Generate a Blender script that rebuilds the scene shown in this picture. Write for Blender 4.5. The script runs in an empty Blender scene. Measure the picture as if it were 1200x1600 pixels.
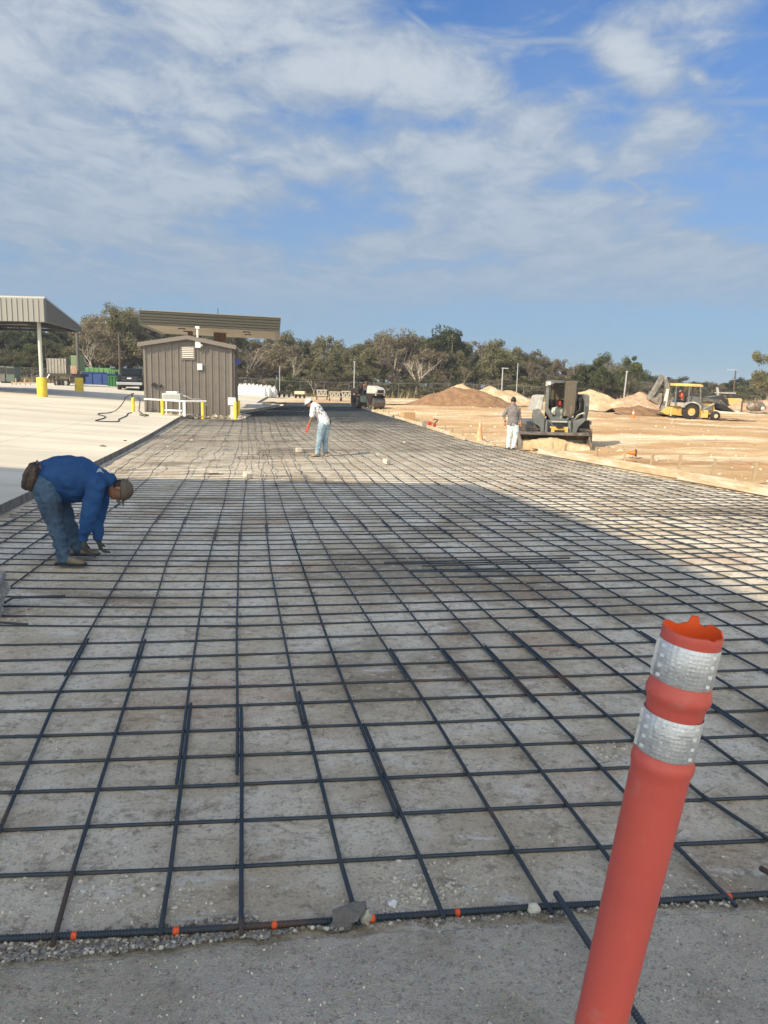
import bpy, bmesh, math, random
from mathutils import Vector, Matrix, noise
R = math.radians
rnd = random.Random(7)
scene = bpy.context.scene
COL = scene.collection

# ---------------------------------------------------------------- camera
F, ROLL, TH, CH = 1180.0, .024, math.atan(198 / 1180.0), 1.8      # pixels of a 1200x1600 frame
fwd = Vector((0, math.cos(TH), -math.sin(TH))); up0 = Vector((0, math.sin(TH), math.cos(TH))); r0 = Vector((1, 0, 0))
cR = r0 * math.cos(ROLL) + up0 * math.sin(ROLL); cU = -r0 * math.sin(ROLL) + up0 * math.cos(ROLL)
CAM = Vector((0, 0, CH))
cd = bpy.data.cameras.new('camera'); cam = bpy.data.objects.new('camera', cd); COL.objects.link(cam)
cd.sensor_fit = 'VERTICAL'; cd.sensor_height = 36; cd.lens = F / 1600 * 36; cd.clip_start = .05; cd.clip_end = 3000
cam.matrix_world = Matrix(((cR.x, cU.x, -fwd.x, 0), (cR.y, cU.y, -fwd.y, 0), (cR.z, cU.z, -fwd.z, CH), (0, 0, 0, 1)))
scene.camera = cam

# ---------------------------------------------------------------- light
SAZ, SEL = R(47), R(35)                    # shadows fall towards +x +y
sd = Vector((math.sin(SAZ) * math.cos(SEL), math.cos(SAZ) * math.cos(SEL), -math.sin(SEL)))
sl = bpy.data.lights.new('sun', 'SUN'); sl.energy = 4.0; sl.angle = R(.55); sl.color = (1, .84, .61)
so = bpy.data.objects.new('sun', sl); COL.objects.link(so); so.rotation_euler = sd.to_track_quat('-Z', 'Y').to_euler()
vs = scene.view_settings
vs.view_transform = 'Standard'; vs.look = 'None'; vs.exposure = 0.85; vs.gamma = 1; vs.use_curve_mapping = False

world = bpy.data.worlds.new('World'); scene.world = world; world.use_nodes = True
def build_world():
    nt = world.node_tree; N = nt.nodes; L = nt.links; N.clear()
    def nd(t, **k):
        n = N.new(t)
        for a, b in k.items(): setattr(n, a, b)
        return n
    def sv(s, v):
        if isinstance(v, (int, float)): s.default_value = v
        else: L.new(v, s)
    def ma(op, a, b=0, c=0, clamp=False):
        n = nd('ShaderNodeMath', operation=op, use_clamp=clamp); sv(n.inputs[0], a); sv(n.inputs[1], b); sv(n.inputs[2], c); return n.outputs[0]
    def ramp(v, a, b):
        n = nd('ShaderNodeMapRange', interpolation_type='SMOOTHSTEP'); sv(n.inputs[0], v); n.inputs[1].default_value = a; n.inputs[2].default_value = b
        return n.outputs[0]
    sky = nd('ShaderNodeTexSky', sky_type='NISHITA', sun_disc=False, sun_elevation=SEL, sun_rotation=R(227), altitude=100, air_density=1.0, dust_density=.9, ozone_density=1.6)
    tc = nd('ShaderNodeTexCoord'); sep = nd('ShaderNodeSeparateXYZ'); L.new(tc.outputs['Generated'], sep.inputs[0])
    x, y, z = sep.outputs
    az = ma('ARCTAN2', x, y); el = ma('ARCSINE', z)
    # cloud deck coordinates: flat layer overhead
    zz = ma('ADD', ma('MAXIMUM', z, 0.0), .10)
    u = ma('DIVIDE', x, zz); v = ma('DIVIDE', y, zz)
    cv = nd('ShaderNodeCombineXYZ'); L.new(u, cv.inputs[0]); L.new(v, cv.inputs[1])
    def noi(scale, detail, rough, off=(0, 0, 0), st=(1, 1, 1), rot=0, src=None, dist=0.0):
        m = nd('ShaderNodeMapping'); m.inputs['Location'].default_value = off; m.inputs['Scale'].default_value = st; m.inputs['Rotation'].default_value = (0, 0, rot)
        L.new(src or cv.outputs[0], m.inputs[0])
        n = nd('ShaderNodeTexNoise'); n.inputs['Scale'].default_value = scale; n.inputs['Detail'].default_value = detail; n.inputs['Roughness'].default_value = rough; n.inputs['Distortion'].default_value = dist
        L.new(m.outputs[0], n.inputs[0]); return n.outputs[0]
    # big masses, placed by heading and elevation (image pixels of the layout converted to angles)
    def ang(px, py):
        d = (fwd + cR * ((px - 600) / F) - cU * ((py - 800) / F)).normalized()
        return math.atan2(d.x, d.y), math.asin(d.z)
    blobs = [  # px, py, sx, sy (pixels), tilt, weight
        (30, 90, 200, 120, 0, .95), (250, 60, 200, 80, .1, .80), (500, 30, 160, 60, .1, .75), (60, 235, 180, 70, 0, .85), (230, 150, 180, 50, -.1, .95), (450, 120, 170, 40, .05, 1.0), (620, 120, 130, 40, -.15, .95),
        (760, 150, 110, 35, -.45, .8), (90, 290, 210, 42, -.05, .9), (330, 290, 120, 24, .0, .9), (520, 250, 150, 45, -.1, .72), (680, 240, 140, 34, -.2, .62), (170, 375, 210, 34, -.05, .78), (400, 390, 110, 22, .0, .6), (50, 345, 120, 22, 0, .7),
        (720, 320, 180, 42, -.15, .62), (600, 385, 130, 26, 0, .75), (620, 445, 620, 42, 0, .62), (250, 430, 300, 30, 0, .55), (860, 350, 170, 34, .12, .9), (930, 400, 210, 46, -.15, .9), (1090, 400, 90, 30, -.5, .8), (1140, 455, 90, 40, -.2, .6), (770, 430, 190, 36, 0, .6), (780, 270, 130, 30, .15, .6),
        (990, 100, 62, 22, -.5, 1.1), (1035, 118, 30, 20, 0, .9), (1050, 195, 62, 34, .35, .95), (1000, 245, 80, 28, .3, .7), (1090, 120, 26, 10, -.6, .6), (560, 470, 420, 30, 0, .32), (1120, 8, 150, 18, 0, .26), (510, 521, 26, 5, .2, .9), (150, 460, 200, 20, 0, .3)]
    acc = None
    for px, py, sx, sy, tilt, w in blobs:
        if not w: continue
        a0, e0 = ang(px, py); ct, st = math.cos(tilt), math.sin(tilt)
        da = ma('SUBTRACT', az, a0); de = ma('SUBTRACT', el, e0)
        p = ma('MULTIPLY_ADD', da, ct, ma('MULTIPLY', de, st)); q = ma('MULTIPLY_ADD', de, ct, ma('MULTIPLY', da, -st))
        p = ma('DIVIDE', p, sx / F); q = ma('DIVIDE', q, sy / F)
        r2 = ma('MULTIPLY_ADD', p, p, ma('MULTIPLY', q, q))
        g = ma('MULTIPLY', ma('POWER', 2.718, ma('MULTIPLY', r2, -1.0)), w)
        acc = g if acc is None else ma('MAXIMUM', acc, g)
        if acc is not g:
            acc = ma('MULTIPLY_ADD', g, .25, acc)
    av = nd('ShaderNodeCombineXYZ'); L.new(az, av.inputs[0]); L.new(el, av.inputs[1])
    n1 = noi(1.3, 9, .60, (3.1, 1.7, 0), (1, .8, 1), .5, dist=.5)
    n2 = noi(5.5, 8, .62, (7.3, 2.2, 0), (1, .7, 1), -.35, dist=.4)
    n3 = noi(8.5, 9, .60, (1.3, 9.1, 0), (.55, 1.6, 1), .06, src=av.outputs[0], dist=.35)
    nn = ma('MULTIPLY_ADD', n1, .22, ma('MULTIPLY_ADD', n2, .30, ma('MULTIPLY', n3, .48)))
    dens = ma('MULTIPLY_ADD', acc, .46, ma('MULTIPLY', ma('SUBTRACT', nn, .5), 2.6))
    c1 = ma('MULTIPLY', ramp(dens, -.08, .38), .88)
    # thin veil of high cloud plus contrails
    veil = ma('MULTIPLY', ramp(n1, .42, .7), .10)
    lines = None
    for (ax, ay, bx, by, wd, s) in [(628, 12, 735, 98, 6, .62), (820, 168, 1040, 322, 8, .66), (735, 62, 1135, 52, 8, .55), (1075, 160, 1230, 158, 9, .34), (700, 160, 850, 200, 10, .25), (300, 195, 470, 185, 8, .3)]:
        a0, e0 = ang(ax, ay); a1, e1 = ang(bx, by); ln = math.hypot(a1 - a0, e1 - e0); tx, ty = (a1 - a0) / ln, (e1 - e0) / ln
        da = ma('SUBTRACT', az, a0); de = ma('SUBTRACT', el, e0)
        t = ma('MULTIPLY_ADD', da, tx, ma('MULTIPLY', de, ty)); q = ma('ABSOLUTE', ma('MULTIPLY_ADD', de, tx, ma('MULTIPLY', da, -ty)))
        q = ma('ABSOLUTE', ma('MULTIPLY_ADD', ma('SUBTRACT', n2, .5), .008, ma('MULTIPLY_ADD', de, tx, ma('MULTIPLY', da, -ty))))
        g = ma('MULTIPLY', ma('SUBTRACT', 1, ramp(q, 0, wd / F)), ma('MULTIPLY', ramp(t, -.01, .03), ma('SUBTRACT', 1, ramp(t, ln - .03, ln + .01))))
        g = ma('MULTIPLY', g, ma('MULTIPLY', ramp(n2, .15, .45), s * 1.2))
        lines = g if lines is None else ma('MAXIMUM', lines, g)
    cov = ma('MAXIMUM', ma('MAXIMUM', c1, veil), lines)
    cov = ma('MULTIPLY', cov, ramp(el, .02, .16))
    # cloud tone: brighter crests, lilac-grey bellies low in the sky
    tone = nd('ShaderNodeMix', data_type='RGBA'); L.new(ramp(ma('MULTIPLY_ADD', dens, .55, ma('MULTIPLY', n2, .45)), .30, .62), tone.inputs[0])
    tone.inputs[6].default_value = (1.45, 1.75, 2.15, 1); tone.inputs[7].default_value = (2.40, 2.58, 2.74, 1)
    hz = nd('ShaderNodeMix', data_type='RGBA'); L.new(ramp(el, .45, 0.0), hz.inputs[0])
    L.new(tone.outputs[2], hz.inputs[6]); hz.inputs[7].default_value = (1.28, 1.62, 2.05, 1)
    # the hazy band of the low sky
    base = nd('ShaderNodeMix', data_type='RGBA'); L.new(ma('MULTIPLY', ramp(el, .62, .0), .80), base.inputs[0])
    tint = nd('ShaderNodeMix', data_type='RGBA', blend_type='MULTIPLY'); tint.inputs[0].default_value = 1; L.new(sky.outputs[0], tint.inputs[6]); tint.inputs[7].default_value = (.125, .34, .60, 1)
    L.new(tint.outputs[2], base.inputs[6]); base.inputs[7].default_value = (1.22, 1.60, 1.98, 1)
    back = ma('MULTIPLY', ramp(y, .05, -.35), ma('MULTIPLY_ADD', n1, .5, .45))  # bright cloud cover added behind the camera to lift and neutralise the shade
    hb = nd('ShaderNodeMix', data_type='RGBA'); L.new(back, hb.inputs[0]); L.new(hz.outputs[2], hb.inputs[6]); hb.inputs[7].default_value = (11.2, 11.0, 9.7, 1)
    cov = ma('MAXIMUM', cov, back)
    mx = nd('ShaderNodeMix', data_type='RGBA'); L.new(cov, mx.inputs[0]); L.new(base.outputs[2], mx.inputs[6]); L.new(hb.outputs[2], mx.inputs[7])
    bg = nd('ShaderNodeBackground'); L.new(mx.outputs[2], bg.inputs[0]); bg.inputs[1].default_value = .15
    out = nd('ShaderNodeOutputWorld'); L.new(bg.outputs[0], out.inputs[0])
build_world()

# ---------------------------------------------------------------- terrain as a function
def interp(x, xs, ys):
    if x <= xs[0]: return ys[0]
    if x >= xs[-1]: return ys[-1]
    for i in range(len(xs) - 1):
        if x <= xs[i + 1]: return ys[i] + (ys[i + 1] - ys[i]) * (x - xs[i]) / (xs[i + 1] - xs[i])
def xtrap(x, xs, ys):
    if x < xs[0]: return ys[0] + (ys[1] - ys[0]) / (xs[1] - xs[0]) * (x - xs[0])
    return interp(x, xs, ys)
KY = [-60, 0, 14, 20, 25, 29, 38, 46, 400]; KZ = [0, 0, -.164, -.215, -.225, -.205, -.12, -.10, -.10]
def g1(y): return sum(interp(y + o, KY, KZ) for o in (-2, -1, 0, 1, 2)) / 5
def sm(a, b, t):
    t = min(1, max(0, (t - a) / (b - a))); return t * t * (3 - 2 * t)
def xe(y): return -5.55 - .18 * (y - 10.9)
def G(x, y):
    e = xe(min(y, 42)); z = g1(y) + .008 * max(-12, min(14, x)) - .28 * sm(14, 26, x) * sm(28, 50, y)
    if y > 60: z += .008 * min(y - 60, 70)
    d = e - x
    if d > 0: z += .045 * min(d, 20) * sm(0, 1.5, d)
    return z
def at(px, py, dz=0.0):
    """the point of the site seen at that place of the photograph (1200x1600)"""
    r = fwd + cR * ((px - 600) / F) - cU * ((py - 800) / F); t = 1.2
    while t < 500:
        P = CAM + r * t
        if P.z - G(P.x, P.y) - dz < 0:
            lo, hi = t / 1.03, t
            for _ in range(30):
                m = (lo + hi) / 2; P = CAM + r * m
                if P.z - G(P.x, P.y) - dz < 0: hi = m
                else: lo = m
            return P
        t *= 1.03
    return None
def atY(px, py, Y):
    r = fwd + cR * ((px - 600) / F) - cU * ((py - 800) / F); return CAM + r * (Y / r.y)
def left_edge(y): return xtrap(y, [11.2, 39.6, 40.4, 46, 48, 65, 75], [-5.6, -10.75, -7.9, -8.3, -9.2, -9.0, -10.3])
def right_edge(y): return xtrap(y, [13.98, 23.65, 28, 32.6, 49.8, 71], [7.16, 4.66, 3.14, 2.4, -.15, -3.34])
def slab_edge(y): return xtrap(y, [11.2, 40.6, 46, 48, 65, 67, 92], [-5.6, -10.93, -9.5, -9.2, -9.0, -11.5, -14])
def near_edge(x): return 2.33 + .10 * x

# ---------------------------------------------------------------- materials
def principled(name):
    m = bpy.data.materials.new(name); m.use_nodes = True; return m, m.node_tree, m.node_tree.nodes['Principled BSDF']
def M(name, c, rough=.6, c2=None, sc=6.0, lo=.4, hi=.6, bump=0.0, bs=60.0, metal=0.0, spec=.4, st=(1, 1, 1), detail=6, c3=None, sc3=.7, lo3=.5, hi3=.6, emis=None, coat=0, objcol=False):
    m, nt, b = principled(name); N, L = nt.nodes, nt.links
    b.inputs['Base Color'].default_value = (*c, 1); b.inputs['Roughness'].default_value = rough; b.inputs['Metallic'].default_value = metal; b.inputs['Specular IOR Level'].default_value = spec
    if coat: b.inputs['Coat Weight'].default_value = coat; b.inputs['Coat Roughness'].default_value = .15
    tc = N.new('ShaderNodeTexCoord'); mp = N.new('ShaderNodeMapping'); mp.inputs['Scale'].default_value = st; L.new(tc.outputs['Object'], mp.inputs[0])
    def layer(prev, col, scale, a, bb, off):
        n = N.new('ShaderNodeTexNoise'); n.inputs['Scale'].default_value = scale; n.inputs['Detail'].default_value = detail; n.inputs['Roughness'].default_value = .62
        m2 = N.new('ShaderNodeMapping'); m2.inputs['Location'].default_value = (off, off * .7, 0); L.new(mp.outputs[0], m2.inputs[0]); L.new(m2.outputs[0], n.inputs[0])
        r = N.new('ShaderNodeMapRange'); r.inputs[1].default_value = a; r.inputs[2].default_value = bb; L.new(n.outputs[0], r.inputs[0])
        x = N.new('ShaderNodeMix'); x.data_type = 'RGBA'; L.new(r.outputs[0], x.inputs[0])
        if isinstance(prev, tuple): x.inputs[6].default_value = (*prev, 1)
        else: L.new(prev, x.inputs[6])
        x.inputs[7].default_value = (*col, 1); return x.outputs[2]
    o = c
    if c2: o = layer(o, c2, sc, lo, hi, 0)
    if c3: o = layer(o, c3, sc3, lo3, hi3, 5)
    if objcol:
        oi = N.new('ShaderNodeObjectInfo'); r = N.new('ShaderNodeMapRange'); r.inputs[3].default_value = .72; r.inputs[4].default_value = 1.35; L.new(oi.outputs['Random'], r.inputs[0])
        vm = N.new('ShaderNodeVectorMath'); vm.operation = 'SCALE'
        if isinstance(o, tuple): vm.inputs[0].default_value = o
        else: L.new(o, vm.inputs[0])
        L.new(r.outputs[0], vm.inputs['Scale']); o = vm.outputs[0]
    if not isinstance(o, tuple): L.new(o, b.inputs['Base Color'])
    if bump:
        n = N.new('ShaderNodeTexNoise'); n.inputs['Scale'].default_value = bs; n.inputs['Detail'].default_value = 4; L.new(mp.outputs[0], n.inputs[0])
        bp = N.new('ShaderNodeBump'); bp.inputs['Strength'].default_value = min(1, bump); bp.inputs['Distance'].default_value = .5 / bs; L.new(n.outputs[0], bp.inputs['Height']); L.new(bp.outputs[0], b.inputs['Normal'])
    if emis: b.inputs['Emission Color'].default_value = (*emis, 1); b.inputs['Emission Strength'].default_value = 1
    return m

class G2:                      # small graph helper for the ground materials
    def __init__(s, name):
        s.m, s.nt, s.b = principled(name); s.N, s.L = s.nt.nodes, s.nt.links
        s.tc = s.N.new('ShaderNodeTexCoord').outputs['Object']; s.b.inputs['Specular IOR Level'].default_value = .25
    def noise(s, scale, detail=6, rough=.6, st=(1, 1, 1), rot=0.0, off=(0, 0, 0), dist=0.0):
        mp = s.N.new('ShaderNodeMapping'); mp.inputs['Scale'].default_value = st; mp.inputs['Rotation'].default_value = (0, 0, rot); mp.inputs['Location'].default_value = off
        s.L.new(s.tc, mp.inputs[0]); n = s.N.new('ShaderNodeTexNoise'); n.inputs['Scale'].default_value = scale; n.inputs['Detail'].default_value = detail; n.inputs['Roughness'].default_value = rough; n.inputs['Distortion'].default_value = dist
        s.L.new(mp.outputs[0], n.inputs[0]); return n.outputs[0]
    def voro(s, scale, feat='F1'):
        n = s.N.new('ShaderNodeTexVoronoi'); n.feature = feat; n.inputs['Scale'].default_value = scale; s.L.new(s.tc, n.inputs[0]); return n
    def rg(s, v, a, b, c=0, d=1):
        r = s.N.new('ShaderNodeMapRange'); r.interpolation_type = 'SMOOTHSTEP'; r.inputs[1].default_value = a; r.inputs[2].default_value = b; r.inputs[3].default_value = c; r.inputs[4].default_value = d; s.L.new(v, r.inputs[0]); return r.outputs[0]
    def ma(s, op, a, b=0.0):
        n = s.N.new('ShaderNodeMath'); n.operation = op
        for i, v in enumerate((a, b)):
            if isinstance(v, (int, float)): n.inputs[i].default_value = v
            else: s.L.new(v, n.inputs[i])
        return n.outputs[0]
    def mix(s, f, a, b, mode='MIX'):
        x = s.N.new('ShaderNodeMix'); x.data_type = 'RGBA'; x.blend_type = mode
        for i, v in ((0, f), (6, a), (7, b)):
            if isinstance(v, (int, float)): x.inputs[i].default_value = v
            elif isinstance(v, tuple): x.inputs[i].default_value = (*v, 1)
            else: s.L.new(v, x.inputs[i])
        return x.outputs[2]
    def bump(s, hs):
        prev = None
        for h, dist, st in hs:
            bp = s.N.new('ShaderNodeBump'); bp.inputs['Strength'].default_value = st; bp.inputs['Distance'].default_value = dist; s.L.new(h, bp.inputs['Height'])
            if prev: s.L.new(prev, bp.inputs['Normal'])
            prev = bp.outputs[0]
        s.L.new(prev, s.b.inputs['Normal'])
    def col(s, c, rough=.9): s.L.new(c, s.b.inputs['Base Color']); s.b.inputs['Roughness'].default_value = rough

def mat_bed():
    g = G2('crushed_limestone')
    c = g.mix(g.rg(g.noise(1.3, 8, .6), .38, .62), (.60, .515, .385), (.80, .735, .61))
    c = g.mix(g.rg(g.noise(3.5, 9, .72, st=(1, 1.3, 1), dist=.8), .55, .70, 0, .85), c, (.25, .19, .12))
    c = g.mix(g.rg(g.noise(.33, 6, .6, off=(4, 2, 0), dist=.6), .53, .62, 0, .8), c, (.29, .23, .16))
    c = g.mix(g.rg(g.noise(6.0, 7, .7, st=(.6, 1.6, 1), off=(1, 8, 0)), .54, .70, 0, .85), c, (.82, .80, .74))
    c = g.mix(g.rg(g.noise(.9, 5, .6, off=(9, 3, 0)), .56, .68, 0, .38), c, (.50, .27, .15))
    c = g.mix(g.rg(g.noise(14, 8, .78, off=(2, 9, 0)), .50, .64, 0, .68), c, (.24, .19, .13))
    c = g.mix(g.rg(g.noise(22, 8, .8, off=(6, 1, 0)), .54, .66, 0, .75), c, (.88, .84, .75))
    c = g.mix(g.rg(g.noise(60, 5, .75), .52, .66, 0, .6), c, (.19, .165, .13))
    c = g.mix(g.rg(g.noise(95, 3, .6, off=(3, 3, 0)), .64, .74, 0, .7), c, (.66, .64, .58))
    g.col(c, .95)
    v = g.voro(28)
    peb = g.ma('MULTIPLY', g.rg(v.outputs[0], .45, .05), g.rg(g.noise(2.2, 6, .7, off=(2, 5, 0)), .52, .66))
    g.bump([(g.noise(9, 8, .75), .05, .8), (peb, .014, .8), (g.noise(60, 7, .8), .012, .9)])
    return g.m
def mat_dirt():
    g = G2('graded_dirt')
    c = g.mix(g.rg(g.noise(.12, 8, .65, st=(.7, 1.2, 1), dist=.6), .4, .6), (.42, .27, .135), (.52, .385, .225))
    c = g.mix(g.rg(g.noise(.17, 8, .66, st=(.5, 1.5, 1), rot=.12, off=(3, 1, 0), dist=.7), .50, .62), c, (.66, .565, .40))
    c = g.mix(g.rg(g.noise(.2, 8, .68, st=(.45, 1.7, 1), rot=-.1, off=(8, 5, 0), dist=.7), .52, .68, 0, .85), c, (.29, .155, .072))
    c = g.mix(g.rg(g.noise(6, 8, .7), .5, .72, 0, .45), c, (.37, .25, .15))
    c = g.mix(g.rg(g.noise(25, 5, .7), .6, .72, 0, .5), c, (.58, .48, .33))
    c = g.mix(g.rg(g.noise(2.2, 8, .78, dist=.5, off=(4, 4, 0)), .52, .66, 0, .55), c, (.40, .26, .14))
    # pale gravel yard at the left and at the back
    sp = g.N.new('ShaderNodeSeparateXYZ'); g.L.new(g.tc, sp.inputs[0])
    pale = g.ma('MAXIMUM', g.rg(sp.outputs[0], -6, -13), 0)
    c = g.mix(pale, c, (.54, .47, .36))
    far = g.rg(sp.outputs[1], 92, 104)
    c = g.mix(far, c, (.20, .165, .095))
    g.col(c, .95)
    g.bump([(g.noise(1.4, 8, .7), .16, .6), (g.noise(14, 7, .72), .03, .7)])
    return g.m
def mat_conc(name, a, b, dark, joint=True):
    g = G2(name)
    c = g.mix(g.rg(g.noise(.25, 7, .6, st=(.35, 1.6, 1), rot=.1), .38, .62), a, b)
    c = g.mix(g.rg(g.noise(1.2, 8, .66, st=(.4, 1.5, 1), off=(2, 7, 0)), .55, .72, 0, .5), c, dark)
    c = g.mix(g.rg(g.noise(40, 5, .7), .58, .75, 0, .25), c, dark)
    if joint:
        sp = g.N.new('ShaderNodeSeparateXYZ'); g.L.new(g.tc, sp.inputs[0])
        t = g.ma('ADD', sp.outputs[1], g.ma('MULTIPLY', sp.outputs[0], -.18)); s_ = g.ma('ADD', sp.outputs[0], g.ma('MULTIPLY', sp.outputs[1], .18))
        for v in (t, s_):
            f = g.ma('FRACT', g.ma('DIVIDE', v, 4.6)); d = g.ma('ABSOLUTE', g.ma('SUBTRACT', f, .5))
            c = g.mix(g.rg(d, .0035, .002, 0, .65), c, (.16, .15, .13))
    c = g.mix(g.rg(g.noise(.5, 8, .7, st=(.25, 1.8, 1), rot=-.25, off=(5, 2, 0)), .54, .66, 0, .45), c, dark)
    c = g.mix(g.rg(g.noise(2.2, 8, .75, off=(1, 1, 0)), .6, .7, 0, .4), c, dark)
    g.col(c, .85); g.bump([(g.noise(5, 8, .7), .01, .5), (g.noise(120, 4, .7), .002, .6)]); return g.m
def mat_fore():
    g = G2('worn_pavement')
    c = g.mix(g.rg(g.noise(2.1, 8, .65), .35, .65), (.29, .26, .205), (.41, .37, .305))
    c = g.mix(g.rg(g.noise(.8, 5, .6, off=(5, 5, 0)), .5, .6, 0, .5), c, (.46, .43, .37))
    v = g.voro(75); w = g.voro(150)
    c = g.mix(g.rg(v.outputs['Distance'], .34, .2, 0, .45), c, v.outputs['Color'], 'SOFT_LIGHT')
    c = g.mix(g.rg(g.noise(45, 6, .8), .52, .66, 0, .7), c, (.12, .105, .09))
    c = g.mix(g.rg(g.noise(30, 7, .8, off=(4, 9, 0)), .54, .68, 0, .6), c, (.55, .51, .44))
    c = g.mix(g.rg(g.noise(85, 2, .5, off=(7, 2, 0)), .68, .74, 0, .9), c, (.50, .48, .43))
    g.col(c, .9); g.bump([(g.noise(14, 6, .7), .012, .5), (g.rg(w.outputs['Distance'], .5, .1), .004, .7), (g.noise(110, 5, .8), .006, .9)]); return g.m

# ---------------------------------------------------------------- mesh helpers
class MB:
    def __init__(s): s.v = []; s.f = []; s.mi = []; s.cur = 0
    def add(s, vs, fs):
        o = len(s.v); s.v += [tuple(p) for p in vs]
        for f in fs: s.f.append([i + o for i in f]); s.mi.append(s.cur)
    def box(s, c, d, rz=0, rx=0, ry=0, taper=1.0):
        x, y, z = d[0] / 2, d[1] / 2, d[2] / 2; m = Matrix.Rotation(rz, 3, 'Z') @ Matrix.Rotation(ry, 3, 'Y') @ Matrix.Rotation(rx, 3, 'X')
        P = [(-x, -y, -z), (x, -y, -z), (x, y, -z), (-x, y, -z), (-x * taper, -y * taper, z), (x * taper, -y * taper, z), (x * taper, y * taper, z), (-x * taper, y * taper, z)]
        s.add([m @ Vector(p) + Vector(c) for p in P], [(0, 3, 2, 1), (4, 5, 6, 7), (0, 1, 5, 4), (1, 2, 6, 5), (2, 3, 7, 6), (3, 0, 4, 7)]); return s
    def lohi(s, lo, hi): return s.box([(a + b) / 2 for a, b in zip(lo, hi)], [abs(b - a) for a, b in zip(lo, hi)])
    def frame(s, d):
        d = Vector(d).normalized(); a = Vector((0, 0, 1)) if abs(d.z) < .9 else Vector((1, 0, 0)); u = d.cross(a).normalized(); return u, d.cross(u)
    def tube(s, pts, r, n=8, cap=True):
        pts = [Vector(p) for p in pts]; rs = r if isinstance(r, (list, tuple)) else [r] * len(pts); o = len(s.v); vs = []; u = None
        for i, p in enumerate(pts):
            t = (pts[min(i + 1, len(pts) - 1)] - pts[max(i - 1, 0)]).normalized()
            if u is None: u, w = s.frame(t)
            else:
                u = (u - t * u.dot(t)).normalized(); w = t.cross(u)
            for k in range(n):
                a = 2 * math.pi * k / n; vs.append(p + (u * math.cos(a) + w * math.sin(a)) * rs[i])
        fs = [(i * n + k, i * n + (k + 1) % n, (i + 1) * n + (k + 1) % n, (i + 1) * n + k) for i in range(len(pts) - 1) for k in range(n)]
        if cap: fs += [tuple(range(n - 1, -1, -1)), tuple(range((len(pts) - 1) * n, len(pts) * n))]
        s.add(vs, fs); return s
    def cyl(s, a, b, r, r2=None, n=16): return s.tube([a, b], [r, r if r2 is None else r2], n)
    def prism(s, poly, axis, a, b):
        """polygon in the plane across `axis`, extruded from a to b"""
        def P(u, v, w): return {'x': (w, u, v), 'y': (u, w, v), 'z': (u, v, w)}[axis]
        n = len(poly); vs = [P(u, v, a) for u, v in poly] + [P(u, v, b) for u, v in poly]
        s.add(vs, [tuple(range(n - 1, -1, -1)), tuple(range(n, 2 * n))] + [(i, (i + 1) % n, (i + 1) % n + n, i + n) for i in range(n)]); return s
    def ell(s, c, r, nu=14, nv=9, rot=None):
        vs = []; m = rot or Matrix.Identity(3)
        for j in range(nv + 1):
            ph = math.pi * j / nv
            for i in range(nu):
                a = 2 * math.pi * i / nu; vs.append(m @ Vector((r[0] * math.sin(ph) * math.cos(a), r[1] * math.sin(ph) * math.sin(a), r[2] * math.cos(ph))) + Vector(c))
        s.add(vs, [(j * nu + i, j * nu + (i + 1) % nu, (j + 1) * nu + (i + 1) % nu, (j + 1) * nu + i) for j in range(nv) for i in range(nu)]); return s
    def limb(s, pts, side=(0, 1, 0), n=14):
        """lofted limb: (x,y,z,ra[,rb]); ra along `side`, rb across it; rounded ends"""
        P = [Vector(p[:3]) for p in pts]; ra = [p[3] for p in pts]; rb = [p[4] if len(p) > 4 else p[3] for p in pts]; rings = []
        def tan(i): return (P[min(i + 1, len(P) - 1)] - P[max(i - 1, 0)]).normalized()
        t0 = tan(0); t1 = tan(len(P) - 1)
        for k in (1.0, .92, .7, .38): rings.append((P[0] - t0 * min(ra[0], rb[0]) * k, t0, math.sqrt(max(0, 1 - k * k)) + .01, 0))
        for i in range(len(P)):
            rings.append((P[i], tan(i), 1, i))
            if i < len(P) - 1:
                for q in (.33, .66): rings.append((P[i].lerp(P[i + 1], q), (P[i + 1] - P[i]).normalized().lerp(tan(i if q < .5 else i + 1), .3).normalized(), 1, i + q))
        for k in (.38, .7, .92, 1.0): rings.append((P[-1] + t1 * min(ra[-1], rb[-1]) * k, t1, math.sqrt(max(0, 1 - k * k)) + .01, len(P) - 1))
        vs = []; sd_ = Vector(side)
        for p, t, k, i in rings:
            a = int(i); q = i - a; b2 = min(a + 1, len(P) - 1); A = ra[a] * (1 - q) + ra[b2] * q; B = rb[a] * (1 - q) + rb[b2] * q
            u = (sd_ - t * sd_.dot(t)); u = u.normalized() if u.length > .15 else s.frame(t)[0]; w = t.cross(u)
            for j in range(n):
                an = 2 * math.pi * j / n; vs.append(p + (u * math.cos(an) * A + w * math.sin(an) * B) * k)
        m_ = len(rings)
        s.add(vs, [(i * n + k, i * n + (k + 1) % n, (i + 1) * n + (k + 1) % n, (i + 1) * n + k) for i in range(m_ - 1) for k in range(n)] + [tuple(range(n - 1, -1, -1)), tuple(range((m_ - 1) * n, m_ * n))]); return s
    def mesh(s, name):
        me = bpy.data.meshes.new(name); me.from_pydata(s.v, [], s.f); me.polygons.foreach_set('material_index', s.mi); me.update(); return me
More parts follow.
